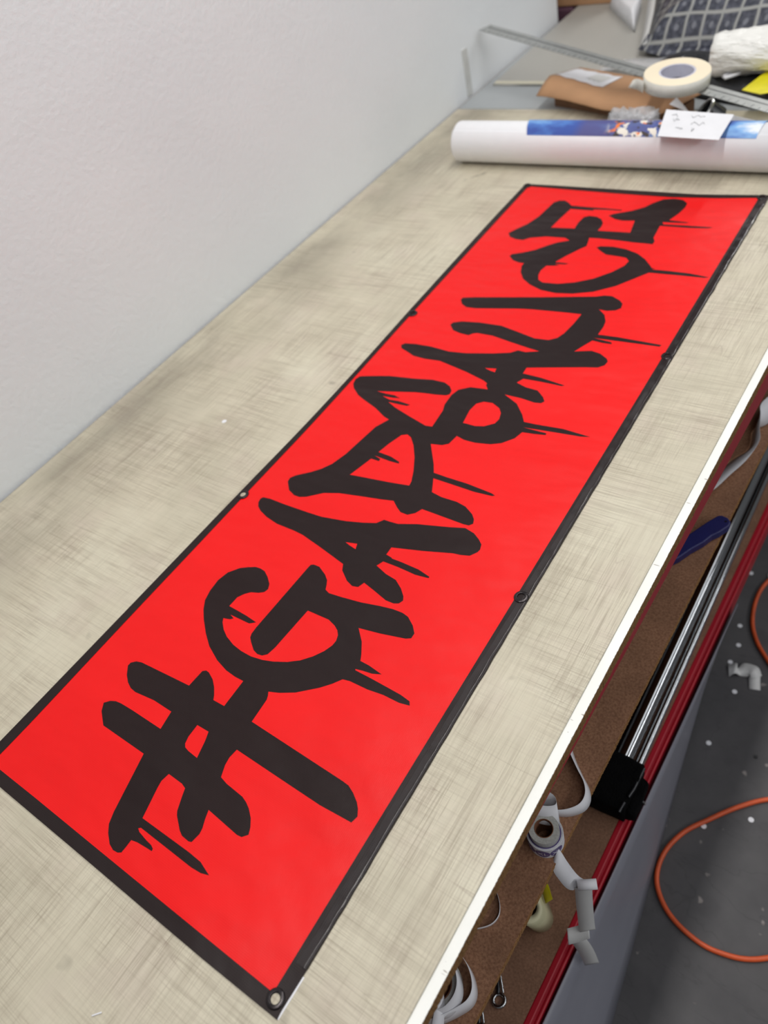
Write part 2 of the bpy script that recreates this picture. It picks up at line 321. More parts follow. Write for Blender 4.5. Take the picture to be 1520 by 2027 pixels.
def mat_mdf(name='brown_hardboard', a=(130, 90, 66), b=(170, 126, 96)):
    t = NT(name)
    c = t.ramp(t.noise(260, 3, 0.7), [(0.34, lin(a)), (0.66, lin(b))])
    c = t.mix(t.ramp(t.noise(14, 4), [(0.35, (0, 0, 0)), (0.8, (0.45,)*3)]), c, lin((90, 62, 44)))
    t.base(c); t.set(0.62, spec=0.35)
    t.bump(t.noise(300, 2), 0.0004, 0.6)
    return t.m
def mat_chip(name='raw_chipboard_edge', a=(92, 62, 34), b=(178, 136, 88)):
    t = NT(name)
    t.base(t.ramp(t.noise(420, 4, 0.75, mp=(1, 0.5, 1.6)), [(0.34, lin(a)), (0.68, lin(b))]))
    t.set(0.8, spec=0.2); t.bump(t.noise(330, 3, 0.7), 0.0016, 1.0)
    return t.m
def mat_laminate():
    t = NT('white_laminate')
    c = t.ramp(t.noise(8, 3), [(0.3, lin((236, 236, 230))), (0.7, lin((245, 245, 240)))])
    k = t.ramp(t.noise(1, 2, mp=(25, 150, 1), loc=(1, 3, 0)), [(0.72, (0, 0, 0)), (0.74, (1, 1, 1))])
    c = t.mix(t.math('MULTIPLY', k, 0.7), c, lin((108, 88, 70)))
    k2 = t.ramp(t.noise(1, 2, mp=(140, 190, 1), loc=(6, 3, 0)), [(0.74, (0, 0, 0)), (0.78, (1, 1, 1))])
    c = t.mix(t.math('MULTIPLY', k2, 0.8), c, lin((90, 70, 55)))
    t.base(c); t.set(0.4, spec=0.4)
    return t.m
def vinyl(name, col, dark, spec=0.3):
    t = NT(name)
    c = t.ramp(t.noise(3.0, 4, 0.5), [(0.3, lin(dark)), (0.7, lin(col))])
    t.base(c); t.set(0.42, spec=spec)
    # woven scrim under the printed vinyl
    wv = t.n('ShaderNodeTexWave', wave_type='BANDS', bands_direction='X'); wv.inputs['Scale'].default_value = 130
    wv2 = t.n('ShaderNodeTexWave', wave_type='BANDS', bands_direction='Y'); wv2.inputs['Scale'].default_value = 130
    for q in (wv, wv2): t.l(t.tc.outputs['Object'], q.inputs[0])
    h = t.math('MULTIPLY', wv.outputs['Fac'], wv2.outputs['Fac'])
    a = t.bump(h, 0.00012, 0.55)
    a = t.bump(t.noise(1, 3, 0.5, mp=(3.2, 7.5, 1), rot=(0, 0, -0.35)), 0.028, 0.55, a)
    t.bump(t.noise(34, 2), 0.0012, 0.4, a)
    return t.m
M = {}
M['wall'] = mat_wall(); M['floor'] = mat_floor(); M['mat'] = mat_cutmat()
M['mdf'] = mat_mdf(); M['mdf_edge'] = mat_chip('hardboard_edge', (120, 82, 48), (186, 140, 92))
M['mdf_low'] = mat_mdf('brown_lower_board', (120, 86, 66), (150, 112, 88))
M['chip'] = mat_chip(); M['lam'] = mat_laminate()
M['red_paint'] = plain('red_painted_steel', (178, 18, 40), 0.32, spec=0.6, var=0.08, vscale=6)
M['banner_red'] = vinyl('red_vinyl', (240, 6, 8), (233, 5, 7))
M['banner_black'] = vinyl('black_vinyl_ink', (34, 20, 20), (31, 18, 18), 0.2)
M['hem'] = vinyl('black_vinyl_hem', (34, 22, 22), (31, 20, 20), 0.25)
M['fold'] = vinyl('glossy_black_fold', (38, 28, 28), (34, 25, 25), 0.6); M['fold'].node_tree.nodes['Principled BSDF'].inputs['Roughness'].default_value = 0.22
M['white_vinyl'] = plain('white_vinyl_back', (235, 235, 238), 0.45)
M['grommet'] = plain('black_grommet_metal', (46, 40, 42), 0.22, 0.6, 0.7)
M['paper'] = plain('white_paper', (232, 232, 236), 0.55, var=0.02)
M['paper_grey'] = plain('waxy_release_paper', (214, 214, 212), 0.45, var=0.02)
M['roll_paper'] = plain('satin_photo_paper', (240, 240, 243), 0.38, var=0.01, spec=0.4)
M['purple'] = plain('purple_sticker_ink', (96, 82, 140), 0.4)
M['sticker_white'] = plain('white_sticker_ink', (235, 232, 240), 0.4)
M['core'] = plain('brown_cardboard_core', (128, 84, 58), 0.8)
M['clear_tape'] = plain('layered_translucent_tape', (196, 196, 190), 0.25, spec=0.6, var=0.12, vscale=400)
M['navy'] = plain('navy_plastic', (34, 36, 98), 0.38, bump=0.0002)
M['steel'] = plain('brushed_steel', (190, 192, 192), 0.3, 0.95)
M['ruler'] = plain('dull_ruler_steel', (176, 178, 176), 0.42, 0.55, var=0.08, vscale=60)
M['ink'] = plain('dark_ink', (54, 54, 60), 0.6)
M['chrome'] = plain('chrome', (176, 178, 180), 0.09, 1.0, var=0.0)
M['black_gloss'] = plain('black_gloss_tube', (26, 27, 32), 0.25, spec=0.6)
M['foam'] = plain('black_foam', (12, 12, 13), 0.95, spec=0.1, bump=0.003, bscale=260, var=0.3)
M['black_plastic'] = plain('black_plastic', (22, 22, 26), 0.35)
M['yellow'] = plain('yellow_film', (226, 214, 20), 0.35, spec=0.5)
M['cord'] = plain('orange_cord_jacket', (222, 92, 44), 0.42, var=0.12, vscale=30)
M['tape_side'] = plain('cream_tape_side', (246, 232, 204), 0.55, var=0.03, vscale=8)
M['tape_face'] = plain('off_white_tape_face', (222, 220, 210), 0.5)
M['core_grey'] = plain('grey_cardboard_core', (206, 206, 222), 0.6)
M['card'] = plain('brown_corrugated_card', (186, 142, 104), 0.75, var=0.08, vscale=9)
M['card_shade'] = plain('brown_card_shaded', (120, 88, 64), 0.8, var=0.1)  # darker copy of the card: shade under the mailer flap put into the colour
M['blackbag'] = plain('black_polythene', (30, 31, 34), 0.32, spec=0.6, bump=0.006, bscale=22)
M['maroon'] = plain('maroon_paint', (98, 66, 82), 0.5)
M['grey_board'] = plain('grey_bench_top', (168, 172, 174), 0.5, var=0.05, vscale=5)

def mat_coro():
    t = NT('ribbed_grey_plastic')
    wv = t.n('ShaderNodeTexWave', wave_type='BANDS', bands_direction='Y'); wv.inputs['Scale'].default_value = 34
    wv.inputs['Distortion'].default_value = 0.4
    t.l(t.tc.outputs['Object'], wv.inputs[0])
    c = t.ramp(wv.outputs['Fac'], [(0.2, lin((150, 148, 142))), (0.8, lin((192, 189, 182)))])
    t.base(c); t.set(0.5); t.bump(wv.outputs['Fac'], 0.002, 0.6)
    return t.m
M['coro'] = mat_coro()
def mat_cream_roll():
    t = NT('cream_textured_roll')
    wv = t.n('ShaderNodeTexWave', wave_type='BANDS', bands_direction='Z'); wv.inputs['Scale'].default_value = 170
    wv.inputs['Distortion'].default_value = 1.0
    t.l(t.tc.outputs['Object'], wv.inputs[0])
    t.base(t.ramp(wv.outputs['Fac'], [(0.2, lin((206, 202, 160))), (0.8, lin((226, 222, 184)))])); t.set(0.6)
    t.bump(wv.outputs['Fac'], 0.0004, 0.7)
    return t.m
M['cream'] = mat_cream_roll()
def mat_plastic_sheet():
    t = NT('frosted_grey_plastic')
    t.base(t.ramp(t.noise(3, 4, 0.5, mp=(1, 1, 2)), [(0.3, lin((134, 135, 146))), (0.7, lin((150, 151, 161)))]))
    t.set(0.35, spec=0.5, Alpha=0.82)
    return t.m
M['frost'] = mat_plastic_sheet()
def mat_clear():
    t = NT('crumpled_clear_film')
    t.base(lin((225, 225, 228))); t.set(0.15, spec=0.8, Alpha=0.45)
    t.bump(t.noise(40, 3), 0.01, 1.0)
    return t.m
M['clear'] = mat_clear()
def mat_poly():
    t = NT('white_poly_bag')
    k = t.ramp(t.noise(1, 3, 0.6, mp=(7, 34, 34), dist=0.6), [(0.64, (0, 0, 0)), (0.72, (1, 1, 1))])
    t.base(t.mix(t.math('MULTIPLY', k, 0.5), lin((240, 239, 234)), lin((150, 152, 166)))); t.set(0.35, spec=0.5)
    t.bump(t.noise(1, 4, 0.6, mp=(12, 40, 40)), 0.02, 0.8)
    return t.m
M['poly'] = mat_poly()
def mat_net():
    """dark quilted padding seen through a pale net"""
    t = NT('netted_dark_padding')
    dn = t.n('ShaderNodeTexNoise'); dn.inputs['Scale'].default_value = 5.0; t.l(t.tc.outputs['Object'], dn.inputs['Vector'])
    sub = t.n('ShaderNodeVectorMath', operation='SUBTRACT'); t.l(dn.outputs['Color'], sub.inputs[0]); sub.inputs[1].default_value = (0.5,)*3
    mul = t.n('ShaderNodeVectorMath', operation='SCALE'); t.l(sub.outputs[0], mul.inputs[0]); mul.inputs['Scale'].default_value = 0.05
    ad = t.n('ShaderNodeVectorMath', operation='ADD'); t.l(t.tc.outputs['Object'], ad.inputs[0]); t.l(mul.outputs[0], ad.inputs[1])
    sp = t.n('ShaderNodeSeparateXYZ'); t.l(ad.outputs[0], sp.inputs[0])
    def cell(src, period):
        f = t.math('FRACT', t.math('MULTIPLY', src, 1/period))
        return t.math('ABSOLUTE', t.math('SUBTRACT', f, 0.5))       # 0 centre of cell, .5 at the line
    fx = cell(sp.outputs[0], 0.052); fy = cell(t.math('ADD', sp.outputs[1], t.math('MULTIPLY', sp.outputs[2], 1.0)), 0.105)
    line = t.math('MAXIMUM', fx, fy)
    lm = t.ramp(line, [(0.40, (0, 0, 0)), (0.45, (1, 1, 1))])
    d2 = t.math('ADD', t.math('POWER', fx, 2.0), t.math('POWER', fy, 2.0))
    dot = t.ramp(d2, [(0.012, (1, 1, 1)), (0.022, (0, 0, 0))])
    base = t.ramp(t.noise(70, 2), [(0.4, lin((48, 50, 62))), (0.7, lin((86, 88, 100)))])
    c = t.mix(t.math('MULTIPLY', dot, 0.45), base, lin((150, 152, 160)))
    c = t.mix(t.math('MULTIPLY', lm, 0.9), c, lin((160, 160, 156)))
    t.base(c); t.set(0.5); t.bump(lm, 0.003, 0.5)
    return t.m
M['net'] = mat_net()
def mat_print():
    """blue and white sky print with small orange and white marks"""
    t = NT('blue_sky_print')
    f = t.noise(7, 4, 0.55, mp=(1, 2, 2), loc=(0.4, 0, 0))
    c = t.ramp(f, [(0.40, lin((62, 88, 168))), (0.50, lin((84, 130, 205))), (0.58, lin((130, 180, 232))), (0.66, lin((232, 238, 246)))])
    c = t.mix(t.ramp(t.noise(3.0, 2, loc=(2, 3, 1)), [(0.5, (0, 0, 0)), (0.6, (0.8,)*3)]), c, lin((92, 88, 136)))
    sx = t.n('ShaderNodeSeparateXYZ'); t.l(t.tc.outputs['Object'], sx.inputs[0])
    win = t.ramp(t.math('ADD', sx.outputs[0], 0.0), [(0.44, (0, 0, 0)), (0.47, (1, 1, 1)), (0.575, (1, 1, 1)), (0.595, (0, 0, 0))])
    a = t.ramp(t.noise(48, 2, loc=(1, 1, 0)), [(0.56, (0, 0, 0)), (0.60, (1, 1, 1))])
    b = t.ramp(t.noise(40, 2, loc=(5, 2, 0)), [(0.60, (0, 0, 0)), (0.64, (1, 1, 1))])
    d = t.ramp(t.noise(44, 2, loc=(9, 4, 0)), [(0.58, (0, 0, 0)), (0.62, (1, 1, 1))])
    c = t.mix(t.math('MULTIPLY', a, win), c, lin((238, 232, 220)))
    c = t.mix(t.math('MULTIPLY', d, win), c, lin((70, 62, 60)))
    c = t.mix(t.math('MULTIPLY', b, win), c, lin((240, 130, 50)))
    t.base(c); t.set(0.38, spec=0.4)
    return t.m
M['print'] = mat_print()

# ------------------------------------------------------------------ setting
struct(box('floor', (-2.0, -2.5, -0.05), (4.5, 6.0, 0.0), M['floor']))
struct(box('wall_left', (-0.66, -2.5, 0.0), (-0.515, 3.03, 3.2), M['wall']))
# narrow painted ridge low on the wall
struct(box('trim_1', (-0.5155, 2.355, 0.906), (-0.5125, 2.385, 1.045), plain('scuffed_wall_strip', (208, 209, 206), 0.7)))

# ------------------------------------------------------------------ the bench
Y0, Y1 = -0.75, 3.10
bench = thing('workbench', 'long worktop on a red steel frame with two brown board shelves, against the white wall', 'workbench', (0, 0, 0))
def edge_poly(fx, y0, y1, xback, n=160, amp=0.0006, seed=0):
    pts = [(xback, y0)]
    for i in range(n+1):
        y = y0+(y1-y0)*i/n
        pts.append((fx(y)+amp*(noise.noise(Vector((y*330, seed, 0)))+noise.noise(Vector((y*900, seed, 4)))+0.6*noise.noise(Vector((y*45, seed, 8))))*1.1, y))
    pts.append((xback, y1))
    return pts
top = prism('tabletop', edge_poly(lambda y: 0.7400, Y0, Y1, -0.505, 2400, 0.00035, 5), 0.8955, 0.897, M['lam'], bench)
top['label'] = 'white laminate surface'
ce = prism('board_edge', edge_poly(lambda y: 0.7402, Y0, Y1, -0.505, 2400, 0.0008, 3), 0.873, 0.8954, M['chip'], bench)
ce['label'] = 'chipped raw chipboard under the laminate'
def beam(name, fx, y0, y1, z0, z1, wd, mat, parent):
    a = (fx(y0), y0); b = (fx(y1), y1)
    o = prism(name, [a, b, (b[0]-wd, y1), (a[0]-wd, y0)], z0, z1, mat, parent)
    return bevel(o, 0.0025)
ub = beam('upper_beam', lambda y: 0.7225+0.0145*y, Y0+0.02, Y1-0.02, 0.818, 0.8728, 0.04, M['red_paint'], bench)
sh = prism('upper_shelf', edge_poly(lambda y: 0.7308+0.0112*y, Y0, Y1, -0.48, 10), 0.6183, 0.630, M['mdf'], bench)
she = prism('upper_shelf_edge', edge_poly(lambda y: 0.7318+0.0112*y, Y0, Y1, 0.70, 2000, 0.0008, 9), 0.6185, 0.6296, M['mdf_edge'], bench)
ls = prism('lower_shelf', edge_poly(lambda y: 0.734+0.008*y, Y0, Y1, -0.48, 10), 0.265, 0.280, M['mdf_low'], bench)
lb = beam('lower_beam', lambda y: 0.743+0.006*y, Y0+0.02, Y1-0.02, 0.19, 0.281, 0.012, M['red_paint'], bench)
lb2 = beam('lower_beam', lambda y: 0.749+0.006*y, Y0+0.02, Y1-0.02, 0.19, 0.252, 0.006, M['red_paint'], bench)
lb2.name = 'beam_step'
for px, py in ((-0.46, Y0), (0.70, Y0), (-0.46, Y1-0.05), (0.70, Y1-0.05)):
    bevel(box('post', (px, py, 0.0), (px+0.04, py+0.05, 0.873), M['red_paint'], bench), 0.002)

cut = box('cutting_mat', (-0.508, Y0, 0.897), (0.7262, 2.275, TZ), M['mat'])
bevel(cut, 0.001)
tag(cut, 'worn beige cutting surface covered in fine knife scratches, on the bench under the red banner', 'cutting mat')
gp = box('grey_panel', (-0.506, 2.282, 0.8971), (0.72, 3.09, 0.8998), M['grey_board'])
bevel(gp, 0.001)
tag(gp, 'smooth grey panel lying on the bench beyond the beige cutting surface', 'panel')
cs = prism('corrugated_sheet', [(-0.475, 2.455), (0.70, 2.40), (0.70, 3.32), (-0.50, 3.30)], 0.9002, 0.906, M['coro'])
o = prism('edge_tape', [(-0.473, 2.457), (0.69, 2.403), (0.69, 2.425), (-0.474, 2.479)], 0.9061, 0.9066, plain('cream_edge_tape', (214, 208, 186), 0.5), cs)
o['label'] = 'cream tape along the front edge'
tag(cs, 'ribbed grey plastic sheet lying flat at the far end of the bench', 'plastic sheet')

# ------------------------------------------------------------------ the banner
A = 0.0153269
ban = thing('banner', 'long red vinyl banner with black border and dripping black graffiti lettering, flat on the bench', 'banner', (0, 0, TZ), A)
def mm(P): return [(x/1000.0, y/1000.0) for x, y in P]
def sm(P, k=5): return [(v.x, v.y) for v in spline([(x, y, 0) for x, y in P], k)]
left = sm(mm([(-12, 0), (-9.5, 60), (-7.5, 140), (-3, 330), (3, 614), (8, 800), (8.5, 960), (7.5, 1060), (4, 1230), (1, 1450), (-1, 1640), (0, 1821)]))
top_ = mm([(120, 1820), (247, 1818), (446, 1815), (540, 1823), (600, 1829)])
right = []
for i in range(1, 240):
    y = 1829-1829*i/240.0
    wv = noise.noise(Vector((y*0.016, 2.5, 0)))*1.0 + noise.noise(Vector((y*0.05, 8.5, 0)))*0.5
    right.append((600.6+2.6*(1-y/1829)+max(-1.2, wv)*1.1, y))
right = mm(right)
bottom = mm([(604, 0), (487, -1), (260, 0.3), (55, 1)])
outer = left+top_+right+bottom
redloop = sm(mm([(9, 18), (11.5, 90), (12.5, 200), (14, 340), (16, 466), (18, 625), (21, 800), (20.5, 945), (19, 1050), (17, 1200), (16, 1400), (15, 1600), (14.5, 1809)])) \
    + mm([(120, 1804), (255, 1798), (392, 1795), (500, 1803), (577, 1814), (582, 1811), (583, 1500), (584.5, 1100), (584.5, 600), (584, 200), (584, 22), (580, 17.5), (274, 18), (120, 18.5)])
GR = [(590.3, 14.5), (592, 611), (591.5, 1214.5), (588, 1817), (14.5, 613), (19, 1216), (5.0, 15), (10, 1811)]
def circ(cx, cy, r, n=24): return [(cx+r*math.cos(2*PI*k/n), cy+r*math.sin(2*PI*k/n)) for k in range(n)]
holes = [circ(x/1000.0, y/1000.0, 0.0053) for x, y in GR]
red = sheet('red_panel', [redloop], 0.0012, M['banner_red'], ban, 0.0009)
# widened black border, with real holes where the grommets are
hem = sheet('border', [outer, redloop[::-1]], 0.0017, M['hem'], ban, 0.0014)
hem['label'] = 'black vinyl border'
for lp in LETTERS:
    o = sheet('lettering', [mm(l) for l in lp], 0.00135, M['banner_black'], ban)
    o['label'] = 'black dripping graffiti letters'
# puckered welded fold standing a little proud along the right edge
vs = []; fs = []; NN = 420
for i in range(NN+1):
    y = 0.055+1.76*i/NN
    xo = 0.6033-0.0012*(y/1.8)*2
    a = abs(noise.noise(Vector((y*22, 1.3, 0))))*1.8
    b = noise.noise(Vector((y*70, 4.3, 0)))
    nearg = min(abs(y-g) for g in (0.0145, 0.611, 1.2145, 1.817)); kf = min(1.0, nearg/0.03)**2*(1.0 if y < 1.1 else max(0.35, 1.0-(y-1.1)*2.5))
    hgt = 0.0004+(0.0024*min(1, a)+0.0006*b+0.0005*abs(noise.noise(Vector((y*160, 2.2, 0)))))*kf
    w0 = 0.0065+0.0022*noise.noise(Vector((y*18, 7.7, 0)))
    out = 0.0012*max(0, noise.noise(Vector((y*26, 3.1, 0))))*1.5
    prof = [(xo-w0-0.006, 0.0017), (xo-w0, 0.0019+hgt*0.35), (xo-w0*0.45, 0.0018+hgt), (xo-0.0012+out, 0.0019+hgt*0.8), (xo+0.0012+out, 0.0012), (xo+0.0008+out, 0.0003)]
    for px, pz in prof: vs.append((px, y, pz))
for i in range(NN):
    for j in range(5): fs.append((6*i+j, 6*i+j+1, 6*i+j+7, 6*i+j+6))
fold = mesh('folded_edge', vs, fs, M['fold'], ban, True)
fold['label'] = 'puckered welded fold along the right edge'
wb = sheet('white_backing', [mm([(595, 2), (605.4, 0.5), (606.0, 48), (598, 48)])], 0.0006, M['white_vinyl'], ban, 0.0005)
wb['label'] = 'white underside showing at the near corner'
for k, (x, y) in enumerate(GR):
    ring = lathe('grommet', [(0.0054, 0.0004), (0.0058, 0.0034), (0.0070, 0.0042), (0.0080, 0.0034), (0.0090, 0.0038), (0.0104, 0.0031), (0.0112, 0.0019), (0.0112, 0.0016)],
                 M['grommet'], ban, 48, True, True)
    ring.location = (x/1000.0, y/1000.0, 0)
    hole = lathe('grommet_hole', [(0.0, 0.00195), (0.0055, 0.00195)], M['mat'] if k in (0, 4) else M['hem'], None, 32, False)
    hole.parent = ring
# small curled white sliver and paper dot on the cutting surface
o = ribbon('paper_sliver', [(0.4115, -0.1075, TZ+0.001), (0.4155, -0.103, TZ+0.001), (0.4195, -0.0985, TZ+0.001)], [(0.0006, -0.0006, 0)]*3, M['paper'])
tag(o, 'tiny white sliver of plastic on the cutting surface below the banner', 'sliver')
def disc(name, x, y, z, r, mat, th=0.0006):
    o = prism(name, circ(0, 0, r, 20), 0, th, mat); o.location = (x, y, z); return o
tag(disc('paper_dot', -0.190, 0.765, TZ, 0.0052, M['paper']), 'single white paper dot on the beige cutting surface left of the banner', 'paper dot', 'white paper dots')

# ------------------------------------------------------------------ roll of prints
RR = 0.054; ang = 0.019
roll = thing('paper_roll', 'thick white roll of printed paper lying across the bench above the banner', 'paper roll', (-0.290, 1.9385, TZ+RR), ang)
n = 96; L = 0.985; vs = []; fs = []
prof = []
for k in range(n+14):                      # spiral cross-section with an overlapping loose edge
    a = 2*PI*k/n; prof.append((RR-0.00010*k*0.25, a+2.2))
secs = [0.0, 0.004, L]
for s in secs:
    for r, a in prof: vs.append((s, (r-0.0012*(s == 0.0))*math.cos(a), (r-0.0012*(s == 0.0))*math.sin(a)))
m_ = len(prof)
for s in range(len(secs)-1):
    for k in range(m_-1): fs.append((s*m_+k, s*m_+k+1, (s+1)*m_+k+1, (s+1)*m_+k))
body = mesh('rolled_sheet', vs, fs, M['roll_paper'], roll, True); solidify(body, 0.0008, -1)
for q in range(3):
    rr = RR-0.004-0.004*q; vs = []; fs = []
    for s in (0.001+0.001*q, L-0.001):
        for k in range(48): vs.append((s, rr*math.cos(2*PI*k/48), rr*math.sin(2*PI*k/48)))
    for k in range(48): fs.append((k, (k+1) % 48, 48+(k+1) % 48, 48+k))
    o = mesh('inner_sheet', vs, fs, M['roll_paper'], roll, True); solidify(o, 0.0008)
# printed picture on the top of the roll
vs = []; fs = []; a0, a1 = math.radians(43), math.radians(140); NA = 20
xa0, xa1, xb0, xb1 = 0.232, 0.800, 0.205, 0.812
for i in range(NA+1):
    t_ = i/NA; a = PI-(a0+(a1-a0)*t_)
    a = math.radians(180)-(a0+(a1-a0)*t_)
    for j in range(25):
        x = (xa0+(xa1-xa0)*j/24)*(1-t_)+(xb0+(xb1-xb0)*j/24)*t_
        vs.append((x, -(RR+0.0006)*math.cos(a0+(a1-a0)*t_), (RR+0.0006)*math.sin(a0+(a1-a0)*t_)))
for i in range(NA):
    for j in range(24): fs.append((i*25+j, i*25+j+1, (i+1)*25+j+1, (i+1)*25+j))
pr_ = mesh('printed_picture', vs, fs, M['print'], roll, True)
pr_['label'] = 'blue and white printed picture with small orange marks'

# folded white note card leaning on the roll
nc = thing('note_card', 'folded white note card with faint handwriting resting on the paper roll', 'card')
cp = [(0.3005, 1.8760, 1.0085), (0.4440, 1.8640, 1.0085), (0.4440, 1.9650, 1.0210), (0.2790, 1.9880, 1.0220)]
o = mesh('card_leaf', cp, [(0, 1, 2, 3)], M['paper'], nc); solidify(o, 0.0006)
o = mesh('card_leaf', [(0.3005, 1.8760, 1.0080), (0.4440, 1.8640, 1.0080), (0.432, 1.93, 1.0122), (0.300, 1.935, 1.0122)], [(0, 1, 2, 3)], M['paper_grey'], nc); solidify(o, 0.0006)
def on_card(u, v):
    a = Vector(cp[0]).lerp(Vector(cp[1]), u); b = Vector(cp[3]).lerp(Vector(cp[2]), u)
    p = a.lerp(b, v); p.z += 0.0009; return p
random.seed(3)
for u0, v0, u1 in ((0.12, 0.82, 0.22), (0.16, 0.62, 0.26), (0.42, 0.80, 0.62), (0.46, 0.55, 0.66), (0.24, 0.30, 0.36), (0.50, 0.30, 0.54)):
    P = []
    kk = 7
    for k in range(kk): P.append(on_card(u0+(u1-u0)*k/(kk-1), v0+random.uniform(-0.07, 0.07)))
    tube('handwriting', spline(P, 4), 0.00035, M['ink'], nc, 6)

# crumpled clear packaging behind the roll
def crumple(name, lo, hi, mat, parent=None, amp=0.35, seed=0, lvl=3, fr=14.0):
    bm = bmesh.new(); bmesh.ops.create_icosphere(bm, subdivisions=lvl+1, radius=1.0)
    c = [(a+b)/2 for a, b in zip(lo, hi)]; h = [(b-a)/2 for a, b in zip(lo, hi)]
    for v in bm.verts:
        d = v.co.normalized()
        q = max(abs(d.x), abs(d.y), abs(d.z)); d = d.lerp(d/q, 0.6)
        k = 1-amp*abs(noise.noise(Vector((d.x*h[0]*fr+seed, d.y*h[1]*fr, d.z*h[2]*fr*2))))*2
        v.co = Vector((c[0]+d.x*h[0]*k, c[1]+d.y*h[1]*k, max(lo[2], c[2]+d.z*h[2]*k)))
    me = bpy.data.meshes.new(name); bm.to_mesh(me); bm.free()
    o = bpy.data.objects.new(name, me); COL.objects.link(o); me.materials.append(mat)
    for p in me.polygons: p.use_smooth = True
    if parent: o.parent = parent
    return o
o = crumple('plastic_wrapping', (0.10, 2.005, TZ), (0.245, 2.085, TZ+0.103), M['clear'], amp=0.4, seed=4, fr=60)
tag(o, 'crumpled clear plastic wrapping just behind the white paper roll', 'wrapping')

# ------------------------------------------------------------------ cardboard mailer
cm = thing('cardboard_mailer', 'flattened brown cardboard mailer with a torn white label, behind the paper roll', 'cardboard box', (0, 0, 0))
mesh_pts = lambda P: [Vector(p) for p in P]
o = prism('tray', [(-0.175, 2.300), (0.235, 2.172), (0.26, 2.25), (-0.14, 2.395)], TZ+0.0003, 0.940, M['card_shade'], cm)
# lid sheet: crease line then a flap sloping forward
NX = 24; vs = []; fs = []
for i in range(NX+1):
    t_ = i/NX
    f0 = Vector((-0.214, 2.262, 0.9430)).lerp(Vector((0.262, 2.118, 0.9390)), t_)
    c0 = Vector((-0.209, 2.345, 0.9650)).lerp(Vector((0.255, 2.178, 0.9600)), t_)
    b0 = Vector((-0.150, 2.435, 0.9560)).lerp(Vector((0.290, 2.270, 0.9560)), t_)
    wv = 0.006*math.sin(t_*9.0+0.6)+0.003*noise.noise(Vector((t_*9, 0, 0)))
    c0.z += wv; f0.z += wv*0.5; f0.y += 0.006*math.sin(t_*7)
    if t_ > 0.86: f0 = f0.lerp(c0, (t_-0.86)/0.14*0.8)
    for p in (f0, f0.lerp(c0, 0.33)+Vector((0, 0, 0.002)), f0.lerp(c0, 0.66)+Vector((0, 0, 0.003)), c0, c0.lerp(b0, 0.15), c0.lerp(b0, 0.5), b0): vs.append(p)
for i in range(NX):
    for j in range(6): fs.append((7*i+j, 7*i+j+1, 7*i+j+8, 7*i+j+7))
o = mesh('lid', vs, fs, M['card'], cm, True); solidify(o, 0.0035, 0)
def lid_pt(t_, s_, dz):
    c0 = Vector((-0.209, 2.345, 0.9650)).lerp(Vector((0.255, 2.178, 0.9600)), t_)
    b0 = Vector((-0.150, 2.435, 0.9560)).lerp(Vector((0.290, 2.270, 0.9560)), t_)
    c0.z += 0.006*math.sin(t_*9.0+0.6)+0.003*noise.noise(Vector((t_*9, 0, 0)))
    p = c0.lerp(b0, s_); p.z += dz; return p
def on_lid(name, t0_, t1_, s0_, s1_, dz, mat, skew=0.0):
    vs = []; fs = []
    for i in range(13):
        for j in range(6):
            tt = t0_+(t1_-t0_)*i/12+skew*j/5; s_ = s0_+(s1_-s0_)*j/5+0.03*math.sin(i*1.7)*(j in (0, 5))
            vs.append(lid_pt(tt, s_, dz))
    for i in range(12):
        for j in range(5): fs.append((6*i+j, 6*(i+1)+j, 6*(i+1)+j+1, 6*i+j+1))
    o = mesh(name, vs, fs, mat, cm, True); return solidify(o, 0.0005, 1)
o = on_lid('shipping_label', 0.04, 0.42, 0.02, 0.80, 0.0030, M['paper'], -0.02)
o['label'] = 'torn white label'
on_lid('label_print', 0.24, 0.36, 0.25, 0.65, 0.0038, M['paper_grey'])

# ------------------------------------------------------------------ black bag with yellow panel
bb = thing('black_bag', 'shiny black plastic bag with a yellow panel under the far end of the ruler', 'bag')
def pillow(name, poly_lo, zlo, zhi, mat, parent=None, nx=28, ny=22, amp=0.012, seed=0, fr=9.0):
    """soft low bag over a quadrilateral footprint"""
    a, b, c, d = [Vector((x, y, 0)) for x, y in poly_lo]; vs = []; fs = []
    for i in range(nx+1):
        for j in range(ny+1):
            u, v = i/nx, j/ny
            p = a.lerp(b, u).lerp(d.lerp(c, u), v)
            e = min(1, min(u, 1-u, v, 1-v)*5.5)
            h = math.sin(e*PI/2)**0.6
            z = zlo+(zhi-zlo)*h+amp*h*noise.noise(Vector((p.x*fr+seed, p.y*fr, 0)))
            vs.append((p.x, p.y, max(zlo, z)))
    q = ny+1
    for i in range(nx):
        for j in range(ny): fs.append((i*q+j, (i+1)*q+j, (i+1)*q+j+1, i*q+j+1))
    nb = len(vs)
    for i in range(nx+1):
        for j in range(ny+1): vs.append((vs[i*q+j][0], vs[i*q+j][1], zlo))
    rim = [i*q for i in range(nx)]+[nx*q+j for j in range(ny)]+[i*q+ny for i in range(nx, 0, -1)]+[j for j in range(ny, 0, -1)]
    for k in range(len(rim)):
        k2 = (k+1) % len(rim); fs.append((rim[k], rim[k2], nb+rim[k2], nb+rim[k]))
    for i in range(nx):
        for j in range(ny): fs.append((nb+i*q+j, nb+i*q+j+1, nb+(i+1)*q+j+1, nb+(i+1)*q+j))
    return mesh(name, vs, fs, mat, parent, True)
pillow('bag_body', [(-0.01, 2.445), (0.68, 2.17), (0.70, 2.46), (0.04, 2.585)], TZ+0.0065, 0.955, M['blackbag'], bb, seed=2)
